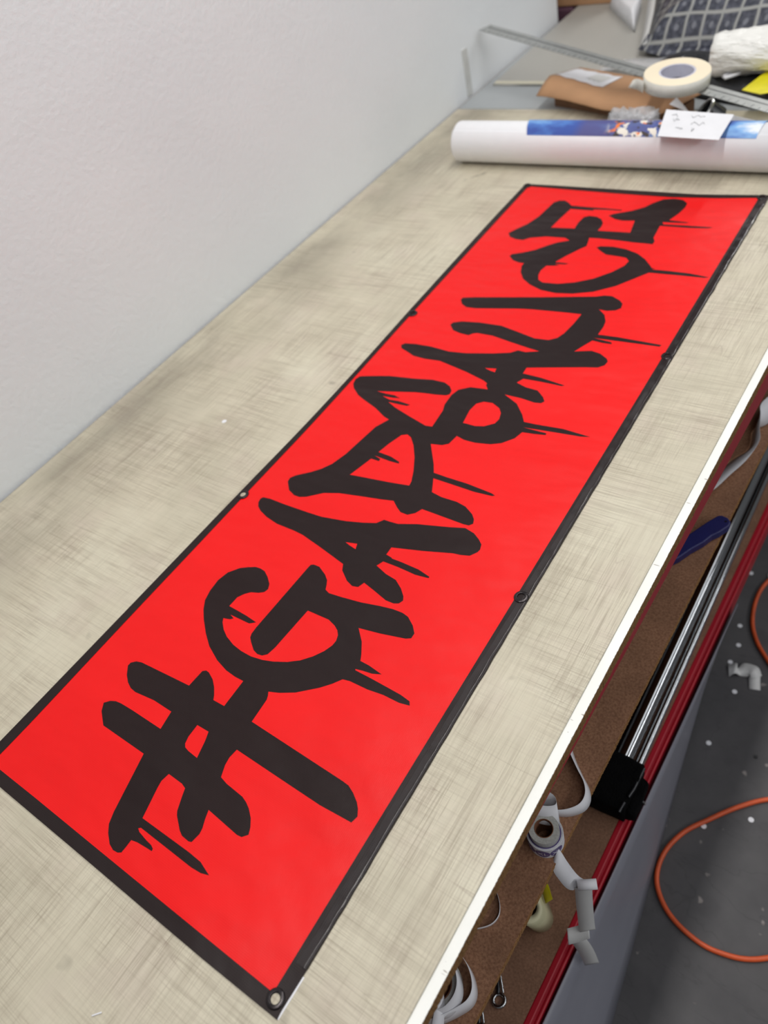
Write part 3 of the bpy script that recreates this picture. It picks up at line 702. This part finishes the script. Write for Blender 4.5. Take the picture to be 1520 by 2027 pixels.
o = mesh('yellow_panel', [(0.383, 2.232, 0.9685), (0.435, 2.204, 0.9695), (0.66, 2.30, 0.97), (0.62, 2.40, 0.97), (0.41, 2.36, 0.9685)], [(0, 1, 2, 3, 4)], M['yellow'], bb); solidify(o, 0.001)
o = tube('bag_marking', spline([(0.314, 2.312, 0.967), (0.330, 2.318, 0.970), (0.345, 2.337, 0.970), (0.335, 2.352, 0.970), (0.318, 2.335, 0.970), (0.309, 2.318, 0.968)], 6), 0.0045, M['paper'], bb, 8)
o['label'] = 'white looped mark'
o = tube('bag_marking', spline([(0.352, 2.362, 0.970), (0.372, 2.372, 0.970), (0.400, 2.392, 0.970)], 6), 0.0045, M['paper'], bb, 8)

# ------------------------------------------------------------------ netted bundle, poly roll, film, pillow pack
nb_ = thing('netted_bundle', 'dark patterned padding wrapped in pale grey netting at the far end of the bench', 'bundle', (-0.03, 2.655, 0), 0.0)
o = pillow('padding', [(0.0, 0.0), (0.72, -0.10), (0.66, 0.78), (-0.25, 0.78)], 0.912, 1.02, M['net'], nb_, 40, 40, 0.02, 5, 7.0)
o = ribbon('net_fringe', [(-0.02, 0.02, 0.94), (0.10, -0.02, 0.925), (0.24, -0.05, 0.925), (0.40, -0.07, 0.93)], [(0.004, 0.03, 0.012)]*4, M['net'], nb_)
o = ribbon('net_selvedge', [(-0.015, 0.0, 0.93), (-0.07, 0.2, 0.955), (-0.145, 0.42, 0.96), (-0.26, 0.75, 0.96)], [(0.013, 0, 0.012)]*4, M['paper_grey'], nb_)
o['label'] = 'pale net edge'
bf = ribbon('clear_film', [(-0.13, 2.56, 0.912), (-0.06, 2.54, 0.925), (0.04, 2.50, 0.94), (0.14, 2.46, 0.962)], [(0.01, 0.04, 0.0)]*4, M['clear'], None, th=0.0006)
tag(bf, 'wrinkled strip of clear film between the steel ruler and the netted bundle', 'film')
pb = thing('poly_roll', 'crinkled white plastic bag rolled up at the right, behind the masking tape', 'plastic bag', (0.265, 2.375, 1.005), 0.07)
vs = []; fs = []; NS, NK = 30, 40
for i in range(NS+1):
    x = 0.44*i/NS
    for k in range(NK):
        a = 2*PI*k/NK
        r = 0.056+0.010*noise.noise(Vector((x*13, math.cos(a)*2.2, math.sin(a)*2.2)))+0.004*noise.noise(Vector((x*50, math.cos(a)*6, math.sin(a)*6)))
        if i == 0: r *= 0.93
        vs.append((x, r*1.15*math.cos(a), r*math.sin(a)*0.92))
for i in range(NS):
    for k in range(NK): fs.append((i*NK+k, i*NK+(k+1) % NK, (i+1)*NK+(k+1) % NK, (i+1)*NK+k))
fs.append(tuple(range(NK-1, -1, -1))); fs.append(tuple(NS*NK+k for k in range(NK)))
mesh('rolled_bag', vs, fs, M['poly'], pb, True)
o = pillow('padded_envelope', [(-0.355, 3.12), (-0.150, 2.855), (-0.215, 3.08), (-0.27, 3.20)], 0.9065, 0.955, M['white_vinyl'], None, 20, 20, 0.004, 1)
tag(o, 'puffy white padded envelope beside the netted bundle at the far end of the bench', 'envelope')
# beyond the wall's end
cr_ = box('storage_crate', (-0.92, 3.16, 0.0), (-0.515, 3.60, 0.904), M['maroon'], bv=0.01)
tag(cr_, 'dark maroon crate just past the end of the white wall', 'crate')
cb = thing('cardboard_box', 'brown cardboard box on the maroon crate past the end of the wall', 'cardboard box', (0, 0, 0))
box('carton', (-0.90, 3.165, 0.9070), (-0.31, 3.62, 1.22), M['card'], cb, 0.003)
box('flap', (-0.90, 3.161, 1.16), (-0.31, 3.1645, 1.22), M['card'], cb)

# ------------------------------------------------------------------ steel ruler, tape roll, core, tube
ru = thing('steel_ruler', 'long steel ruler lying across the pile under the masking tape, one end near the wall', 'ruler')
pa = Vector((-0.495, 2.478, 1.068)); pb2 = Vector((0.66, 2.005, 0.980))
dv = (pb2-pa).normalized(); sv = dv.cross(Vector((0, 0, 1))).normalized()*-1
up = sv.cross(dv); up = up if up.z > 0 else -up
def rbar(name, s0, s1, w0, w1, h0, h1, mat, parent):
    Ln = (pb2-pa).length; vs = []
    for s in (s0, s1):
        for wq in (w0, w1):
            for h in (h0, h1): vs.append(pa+dv*(s*Ln)+sv*wq+up*h)
    return mesh(name, vs, BOXF, mat, parent)
rbar('blade', 0, 1, -0.024, 0.024, -0.0008, 0.0008, M['ruler'], ru)
for k in range(1, 58):
    s = k*0.0172
    ln = 0.010 if k % 2 else 0.015
    rbar('graduation', s, s+0.0011, -0.023, -0.023+ln, 0.0008, 0.0011, M['ink'], ru)
rbar('groove', 0.01, 0.99, 0.004, 0.007, 0.0008, 0.0011, M['black_plastic'], ru)
mt = thing('masking_tape_roll', 'large flat roll of cream masking tape on top of the steel ruler', 'tape roll', (0.243, 2.150, 1.0172), 0)
mt.rotation_euler = (math.radians(1.5), math.radians(4.2), 0)
lathe('tape', [(0.0445, 0.0), (0.0790, 0.0), (0.0805, 0.001), (0.0805, 0.030), (0.0790, 0.031), (0.0445, 0.031)], M['tape_side'], mt, 96)
lathe('tape_face', [(0.0806, 0.0008), (0.0809, 0.0008), (0.0809, 0.0302), (0.0806, 0.0302)], M['tape_face'], mt, 96, True, True)
c_ = lathe('cardboard_core', [(0.040, -0.0005), (0.0443, -0.0005), (0.0443, 0.0305), (0.040, 0.0305)], M['core_grey'], mt, 64)
o = ribbon('loose_end', [(-0.062, -0.062, 0.015), (-0.085, -0.045, 0.013), (-0.104, -0.040, 0.011)], [(0, 0, 0.0145), (0, 0, 0.013), (0.004, 0.006, 0.007)], M['tape_face'], mt)
rc = thing('steel_cuff', 'shiny ring-ended grey cylinder lying under the ruler beside the mailer', 'pipe', (0.318, 2.150, 0.946))
rc.rotation_euler = (math.radians(18), math.radians(-48), 0)
lathe('sleeve', [(0.0320, -0.040), (0.0350, -0.040), (0.0350, 0.0), (0.0320, 0.0)], M['black_gloss'], rc, 48, True)
lathe('ring', [(0.0315, 0.0), (0.0370, 0.0), (0.0380, 0.003), (0.0365, 0.006), (0.0320, 0.006)], M['steel'], rc, 48, True)
wt = thing('white_tube', 'short white plastic tube under the ruler at the right edge of the photo', 'tube', (0.392, 2.128, 0.930), -0.42)
tube('tube_body', [(0, 0, 0), (0.10, 0, 0), (0.12, 0, 0)], [0.019, 0.019, 0.016], M['paper'], wt, 32)
o = mesh('paper_scrap', [(0.232, 2.138, 0.972), (0.290, 2.120, 0.960), (0.268, 2.150, 0.962), (0.237, 2.176, 0.974)], [(0, 1, 2, 3)], M['paper']); solidify(o, 0.0006)
tag(o, 'torn white paper corner sticking up between the mailer and the note card', 'paper scrap')

# ------------------------------------------------------------------ upper shelf: sticker roll, paper strips, knife
Z1 = 0.6302
st = thing('sticker_roll', 'small roll of purple round XL stickers with its backing strip hanging over the shelf edge', 'sticker roll', (0.7085, 0.4005, Z1))
lathe('inner_turns', [(0.0140, 0.002), (0.0225, 0.002), (0.0225, 0.044), (0.0140, 0.044)], M['clear_tape'], st, 64)
lathe('core', [(0.0130, 0.001), (0.0139, 0.001), (0.0139, 0.0445), (0.0130, 0.0445)], M['core'], st, 48)
ot = lathe('outer_turns', [(0.0244, 0.0), (0.0272, 0.0), (0.0272, 0.030), (0.0266, 0.0302), (0.0262, 0.0285), (0.0252, 0.0285), (0.0250, 0.0302), (0.0244, 0.030)], M['paper'], st, 72)
o = lathe('purple_turn', [(0.0228, 0.0), (0.0242, 0.0), (0.0242, 0.0295), (0.0228, 0.0295)], M['purple'], st, 64)
def cyl_disc(name, a_c, zc, r, R_, mat, parent, n=28):
    vs = [(R_*math.cos(a_c), R_*math.sin(a_c), zc)]; NR = 8
    for m in range(1, NR+1):
        for k in range(n):
            q = 2*PI*k/n; a = a_c+r*m/NR*math.cos(q)/R_
            vs.append((R_*math.cos(a), R_*math.sin(a), zc+r*m/NR*math.sin(q)))
    fs = [(0, 1+k, 1+(k+1) % n) for k in range(n)]
    for m in range(NR-1):
        for k in range(n): fs.append((1+m*n+k, 1+(m+1)*n+k, 1+(m+1)*n+(k+1) % n, 1+m*n+(k+1) % n))
    return mesh(name, vs, fs, mat, parent)
def text_mesh(body, size, name):
    cu = bpy.data.curves.new(name, 'FONT'); cu.body = body; cu.size = size; cu.align_x = 'CENTER'; cu.align_y = 'CENTER'
    ob = bpy.data.objects.new(name, cu); COL.objects.link(ob)
    dg = bpy.context.evaluated_depsgraph_get(); dg.update()
    me = bpy.data.meshes.new_from_object(ob.evaluated_get(dg))
    bpy.data.objects.remove(ob)
    return me
xl = text_mesh('XL', 0.0135, 'xl_text')
for k, a_deg in enumerate((-166, -119, -72, -25)):
    a_c = math.radians(a_deg)
    s_ = cyl_disc('sticker', a_c, 0.0148, 0.0112, 0.0275, M['purple'], st)
    vs = [((0.0278)*math.cos(a_c+v.co.x/0.0278), (0.0278)*math.sin(a_c+v.co.x/0.0278), 0.0148+v.co.y) for v in xl.vertices]
    mesh('sticker_text', vs, [tuple(p.vertices) for p in xl.polygons], M['sticker_white'], s_)
# backing paper: curl above the roll, then strip over the edge and down
W = Vector
def rel(P, o=(0.7085, 0.4005, Z1)): return [Vector(p)-Vector(o) for p in P]
ribbon('curl', rel([(0.672, 0.428, 0.668), (0.690, 0.440, 0.672), (0.708, 0.440, 0.673), (0.716, 0.430, 0.673), (0.706, 0.420, 0.675), (0.688, 0.414, 0.676), (0.668, 0.412, 0.676)]),
       [(-0.006, 0.0085, 0.0105)]*7, M['paper'], st)
ribbon('backing_strip', rel([(0.7320, 0.3850, 0.6380), (0.7360, 0.3810, 0.6330), (0.7420, 0.3775, 0.6240), (0.7490, 0.3765, 0.6080), (0.7560, 0.3770, 0.5880), (0.7620, 0.3790, 0.5740), (0.7690, 0.3820, 0.5680)]),
       [(0.002, 0.007, 0.011), (0.003, 0.0105, 0.007), (0.0036, 0.0120, 0.0030), (0.0036, 0.0122, 0.0025), (0.0036, 0.0122, 0.0020), (0.0040, 0.0122, 0.0), (0.006, 0.0115, 0.0)], M['paper'], st)
cv = Vector((0.7790, 0.3855, 0.5790)); cu_ = Vector((-0.50, 0.75, 0)).normalized()
cpts = [cv+cu_*(0.0075*math.cos(q))+Vector((0, 0, 0.0075*math.sin(q))) for q in [math.radians(230+a_*30) for a_ in range(12)]]
ribbon('backing_strip', rel(cpts), [(0.0120, 0.0080, 0.0)]*12, M['paper'], st, 4)
ribbon('hanging_strip', rel([(0.7750, 0.3810, 0.575), (0.7755, 0.3780, 0.530), (0.7770, 0.3740, 0.480), (0.7790, 0.3700, 0.430), (0.7810, 0.3670, 0.398)]), [(0.0100, 0.0085, 0.0)]*5, M['paper_grey'], st)
ribbon('hanging_strip', rel([(0.7830, 0.3690, 0.399), (0.7680, 0.3550, 0.392), (0.7560, 0.3440, 0.390)]), [(-0.005, 0.009, 0.008)]*3, M['paper_grey'], st)
ribbon('hanging_strip', rel([(0.7660, 0.3510, 0.389), (0.7740, 0.3530, 0.355), (0.7810, 0.3560, 0.300), (0.7870, 0.3580, 0.225)]), [(0.0100, 0.0085, 0.0)]*4, M['paper_grey'], st)

def edge_strip(name, P2, label, hw=0.008, z=Z1, mat='paper', group=None, cat='paper strip', tilt=0.0):
    P3 = [(x, y, z+hw) for x, y in P2]
    o = ribbon(name, P3, [(tilt, 0, hw)]*len(P3), M[mat])
    return tag(o, label, cat, group)
edge_strip('paper_strip', [(0.668, 0.560), (0.688, 0.537), (0.710, 0.517), (0.728, 0.502), (0.7375, 0.485), (0.736, 0.467), (0.722, 0.450), (0.704, 0.4395), (0.690, 0.436)],
           'curved white paper strip standing on edge on the upper shelf above the sticker roll', 0.0085, tilt=-0.0045)
edge_strip('paper_strip', [(0.655, 0.312), (0.670, 0.305), (0.683, 0.295), (0.694, 0.283), (0.699, 0.270), (0.696, 0.256), (0.686, 0.244), (0.672, 0.233)],
           'thin white paper arc on the upper shelf between the sticker roll and the clear tape', 0.004)
# big white ribbon near the right edge of the photo
o = ribbon('paper_ribbon', [(0.742, 1.52, Z1+0.028), (0.733, 1.46, Z1+0.027), (0.720, 1.405, Z1+0.024), (0.714, 1.375, Z1+0.022), (0.722, 1.335, Z1+0.021), (0.727, 1.305, Z1+0.02), (0.716, 1.262, Z1+0.018), (0.700, 1.215, Z1+0.016), (0.685, 1.165, Z1+0.016), (0.66, 1.12, Z1+0.016)],
           [(-0.014, -0.006, 0.016), (-0.014, -0.006, 0.016), (-0.011, 0.004, 0.020), (0.003, 0.004, 0.020), (0.006, 0.002, 0.020), (0.010, 0.0, 0.017), (0.014, -0.010, 0.013), (0.014, -0.012, 0.012), (0.014, -0.012, 0.012), (0.014, -0.012, 0.012)], M['paper'])
tag(o, 'wide white paper ribbon curling along the upper shelf above the navy knife', 'paper strip')

# clear tape roll tangled in paper loops, bottom edge of the photo
ct = thing('clear_tape_roll', 'roll of clear tape in loose white paper loops at the bottom edge', 'tape roll', (0.668, 0.150, Z1))
lathe('tape', [(0.024, 0.001), (0.036, 0.001), (0.036, 0.022), (0.024, 0.022)], M['clear_tape'], ct, 64)
lathe('core', [(0.0225, 0.0005), (0.0239, 0.0005), (0.0239, 0.0225), (0.0225, 0.0225)], M['core'], ct, 48)
def rr2(P): return [(x-0.668, y-0.150, z) for x, y, z in P]
ribbon('paper_loop', rr2([(0.655, 0.203, 0.013), (0.680, 0.198, 0.013), (0.702, 0.188, 0.013), (0.717, 0.172, 0.013), (0.719, 0.155, 0.012), (0.709, 0.136, 0.012), (0.695, 0.117, 0.012), (0.678, 0.098, 0.012)]), [(-0.0035, 0.001, 0.0098)]*8, M['paper'], ct)
ribbon('paper_loop', rr2([(0.664, 0.186, 0.030), (0.684, 0.180, 0.031), (0.700, 0.166, 0.029), (0.705, 0.149, 0.025), (0.700, 0.130, 0.021), (0.686, 0.117, 0.018), (0.668, 0.110, 0.016)]), [(-0.0050, 0.002, 0.0080)]*7, M['paper'], ct)
ribbon('paper_loop', rr2([(0.655, 0.165, 0.034), (0.678, 0.148, 0.032), (0.692, 0.124, 0.024), (0.700, 0.100, 0.016)]), [(-0.008, 0.003, 0.0065)]*4, M['paper'], ct)

# navy utility knife
kn = thing('utility_knife', 'navy blue utility knife lying on the upper shelf against its front edge', 'knife', (0.7385, 1.090, Z1+0.0015), math.atan2(-0.125, -0.062))
kp = [(-0.010, -0.012), (-0.004, -0.0165), (0.02, -0.0175), (0.06, -0.0165), (0.11, -0.016), (0.150, -0.0145), (0.158, -0.006), (0.158, 0.010), (0.120, 0.0145), (0.09, 0.0135), (0.062, 0.0155), (0.04, 0.0135), (0.024, 0.0160), (0.0, 0.0155), (-0.009, 0.011), (-0.013, 0.0)]
o = prism('handle', kp, 0.0, 0.017, M['navy'], kn, 0.003); o.modifiers[0].segments = 4
o = box('slider', (0.070, -0.0200, 0.005), (0.090, -0.0160, 0.012), M['steel'], kn, 0.0008); 
o = box('slot', (0.060, -0.0182, 0.007), (0.140, -0.0162, 0.010), M['black_plastic'], kn)
o = disc('lanyard_hole', -0.003, 0.004, 0.0168, 0.0024, M['black_plastic'], 0.0006); o.parent = kn

# ------------------------------------------------------------------ lower shelf: tubes, foam, cream roll, tool
Z2 = 0.280
def pole(name, x0, x1, y0, y1, r, mat, label, group=None):
    root = thing(name, label, 'tube', ((x0+x1)/2, (y0+y1)/2, Z2+r), 0, group)
    d0 = Vector((x0-(x0+x1)/2, y0-(y0+y1)/2, 0)); d1 = -d0
    tube('tube_wall', [d0.lerp(d1, q/60) for q in range(61)], r, mat, root, 64)
    e = (d1-d0).normalized()
    tube('end_cap', [d1-e*0.002, d1+e*0.004], r*0.9, M['black_plastic'], root, 32)
    return root
pole('metal_tube', 0.6990, 0.681, 0.66, 2.05, 0.0175, M['chrome'], 'thicker shiny chrome tube on the lower shelf, nearer the bench middle')
pole('metal_tube', 0.7285, 0.706, 0.66, 2.05, 0.0090, M['chrome'], 'thinner shiny chrome tube on the lower shelf, beside the red beam')
pole('black_tube', 0.6570, 0.639, 0.66, 2.05, 0.0225, M['black_gloss'], 'glossy black tube on the lower shelf, half hidden by the upper shelf')
fb = thing('foam_block', 'black foam block wrapped round the near ends of the chrome tubes', 'foam block', (0.712, 0.650, Z2), 0.02)
def blob(name, lo, hi, mat, parent, n=10, amp=0.002, seed=0, rnd=0.25):
    bm = bmesh.new(); bmesh.ops.create_cube(bm, size=2.0)
    bmesh.ops.subdivide_edges(bm, edges=bm.edges, cuts=n, use_grid_fill=True)
    c = Vector([(a+b)/2 for a, b in zip(lo, hi)]); h = Vector([(b-a)/2 for a, b in zip(lo, hi)])
    for v in bm.verts:
        d = v.co; s = d.lerp(d.normalized()*1.25, rnd)
        p = Vector((c.x+s.x*h.x, c.y+s.y*h.y, c.z+s.z*h.z))
        nz = noise.noise(p*40+Vector((seed, 0, 0))); p += d.normalized()*amp*nz
        p.z = max(p.z, lo[2]); v.co = p
    me = bpy.data.meshes.new(name); bm.to_mesh(me); bm.free()
    o = bpy.data.objects.new(name, me); COL.objects.link(o); me.materials.append(mat); o.parent = parent
    for p in me.polygons: p.use_smooth = True
    return o
blob('foam', (-0.085, -0.052, 0.0), (0.036, 0.058, 0.056), M['foam'], fb, 12, 0.003, 3)
blob('foam_lip', (0.024, -0.045, 0.006), (0.052, 0.034, 0.046), M['foam'], fb, 8, 0.004, 8, 0.4)
tube('plastic_strap', [(0.034, 0.050, 0.048), (0.033, 0.0, 0.055), (0.030, -0.02, 0.056)], 0.0035, M['black_gloss'], fb, 12)
tube('plastic_strap', [(0.027, -0.032, 0.056), (0.024, -0.052, 0.050)], 0.0038, M['black_gloss'], fb, 12)
o = tube('screw', [(0.050, -0.006, 0.030), (0.059, -0.008, 0.030)], 0.003, M['steel'], fb, 12); o['label'] = 'small dull metal screw'

# cream teardrop roll
cr = thing('cream_roll', 'cream textured tape roll with a pulled-out yellow tab on the lower shelf', 'tape roll', (0.683, 0.368, Z2))
def teardrop(s):
    pts = []
    for k in range(40):
        a = PI*(-0.12)+PI*1.24*k/39+PI
        pts.append((0.0245*s*math.cos(a), 0.0245*s*math.sin(a)))
    pts.append((0.0, 0.056*s)); return pts
outp = [(x, y) for x, y in teardrop(1.0)]; inp = [(x*0.62, y*0.62+0.003) for x, y in teardrop(1.0)]
rotd = 0.35
rt = lambda P, ox=0.0, oy=0.0: [(x*math.cos(rotd)-y*math.sin(rotd)+ox, x*math.sin(rotd)+y*math.cos(rotd)+oy) for x, y in P]
vs = []; fs = []; nO = len(outp)
O_, I_ = rt(outp), rt(inp)
lean = (-0.010, -0.012)
for z, k in ((0.0, 0), (0.075, 1)):
    for P_ in (O_, I_):
        for x, y in P_: vs.append((x+lean[0]*k, y+lean[1]*k, z))
def quad(a, b):
    for k in range(nO):
        k2 = (k+1) % nO; fs.append((a+k, a+k2, b+k2, b+k))
quad(0, 2*nO); quad(nO, 3*nO); quad(2*nO, 3*nO); quad(0, nO)
mesh('roll_body', vs, fs, M['cream'], cr, True)
o = ribbon('yellow_tab', [(-0.022+lean[0], 0.052+lean[1], 0.066), (-0.008, 0.040, 0.060), (0.012, 0.022, 0.052)], [(0.003, 0.005, 0.012), (0.005, 0.005, 0.012), (0.006, 0.004, 0.012)], M['yellow'], cr)
o['label'] = 'bright yellow tab'
# ring-ended tools at the bottom
def tool(name, x, y, rz, label):
    t_ = thing(name, label, 'tool', (x, y, Z2), rz)
    vs = [Vector((0.0095*math.cos(2*PI*k/32), 0.0105*math.sin(2*PI*k/32), 0.0042)) for k in range(32)]
    tube('finger_ring', vs, 0.0032, M['chrome'], t_, 10, True)
    tube('shank', spline([(-0.010, 0.004, 0.005), (-0.020, 0.010, 0.006), (-0.045, 0.018, 0.007), (-0.085, 0.026, 0.007)], 6), [0.0035+0.001*k/18 for k in range(19)], M['black_gloss'], t_, 12)
    tube('bright_edge', spline([(-0.006, 0.012, 0.008), (-0.022, 0.018, 0.011), (-0.050, 0.027, 0.012), (-0.085, 0.034, 0.012)], 6), 0.0022, M['chrome'], t_, 10)
    return t_
tool('hand_tool', 0.683, 0.214, -0.55, 'small chrome ring-ended tool on the lower shelf, ring fully in view')
tool('hand_tool', 0.676, 0.158, -0.55, 'second chrome ring-ended tool at the bottom edge of the photo')

# ------------------------------------------------------------------ leaning sheet and floor things
vs = []; fs = []; NY = 40
for i in range(NY+1):
    y = -0.35+1.56*i/NY
    xb = 0.873-0.118*y
    xt = 0.7500+0.012*y+0.0030
    for j in range(7):
        s = j/6; vs.append((xb+(xt-xb)*s, y, 0.001+0.244*s))
for i in range(NY):
    for j in range(6): fs.append((7*i+j, 7*i+j+1, 7*i+j+8, 7*i+j+7))
o = mesh('plastic_sheet', vs, fs, M['frost'], None, True); solidify(o, 0.002)
tag(o, 'frosted grey plastic sheet leaning from the floor against the lower red beam', 'plastic sheet')

cp_ = [(0.86, 1.66), (0.815, 1.56), (0.781, 1.485), (0.773, 1.42), (0.785, 1.345), (0.812, 1.290), (0.853, 1.244), (0.93, 1.17), (1.01, 1.08), (1.045, 0.995), (1.015, 0.930), (0.954, 0.897), (0.905, 0.850), (0.862, 0.795), (0.823, 0.738), (0.804, 0.675), (0.812, 0.615), (0.852, 0.570), (0.910, 0.548), (0.965, 0.548), (1.031, 0.575), (1.12, 0.66), (1.25, 0.80), (1.5, 0.95)]
cord = tube('extension_cord', spline([(x, y, 0.0052) for x, y in cp_], 10), 0.0052, M['cord'], None, 14)
tag(cord, 'orange extension cord looping over the dark concrete floor', 'cord')

dots = [(0.722, 1.273, 'at the far end of the leaning sheet'), (0.734, 1.209, 'at the far tip of the grey sheet, nearer one'), (0.762, 1.321, 'beside the far bend of the orange cord'),
        (0.810, 1.128, 'just below the crumpled tape'), (0.801, 0.970, 'beside the edge of the leaning sheet'), (0.856, 0.776, 'touching the orange cord'),
        (0.937, 0.838, 'in the lit floor near the right edge'), (0.735, 1.500, 'farthest up, beside the red beam')]
for x, y, s in dots[2:]:
    tag(disc('paper_dot', x, y, 0.0, 0.0058, M['paper']), 'white paper dot on the floor '+s, 'paper dot', 'white paper dots')
for x, y, s in ((0.772, 1.262, 'beside the far end of the leaning sheet, upper one'), (0.770, 1.205, 'beside the far end of the leaning sheet, lower one')):
    tag(disc('paper_dot', x+0.005, y, 0.0, 0.0058, M['paper']), 'white paper dot on the floor '+s, 'paper dot', 'white paper dots')
tp = thing('crumpled_tape', 'crumpled grey-white strip of tape on the dark floor inside the cord loop', 'tape', (0, 0, 0))
ribbon('tape_strip', [(0.779, 1.176, 0.004), (0.793, 1.186, 0.012), (0.803, 1.184, 0.004), (0.815, 1.195, 0.007), (0.832, 1.198, 0.012), (0.843, 1.185, 0.006)],
       [(-0.006, 0.015, 0.002), (-0.003, 0.017, -0.003), (-0.006, 0.008, 0.002), (-0.009, 0.015, 0.003), (0.005, 0.014, 0.0), (0.010, 0.010, 0.0)], M['paper_grey'], tp)
ribbon('tape_strip', [(0.835, 1.200, 0.010), (0.841, 1.178, 0.004), (0.849, 1.153, 0.002)], [(0.012, 0.004, 0.0)]*3, M['paper_grey'], tp)
tag(disc('black_bead', 0.903, 0.985, 0.0, 0.0040, M['black_plastic'], 0.003), 'tiny black speck of plastic on the floor above the cord bend', 'speck')
o = ribbon('plastic_scrap', [(0.776, 1.506, 0.003), (0.787, 1.516, 0.007), (0.798, 1.520, 0.003)], [(-0.003, 0.007, 0)]*3, M['paper_grey'])
tag(o, 'small grey plastic scrap on the floor by the far end of the red beam', 'scrap')
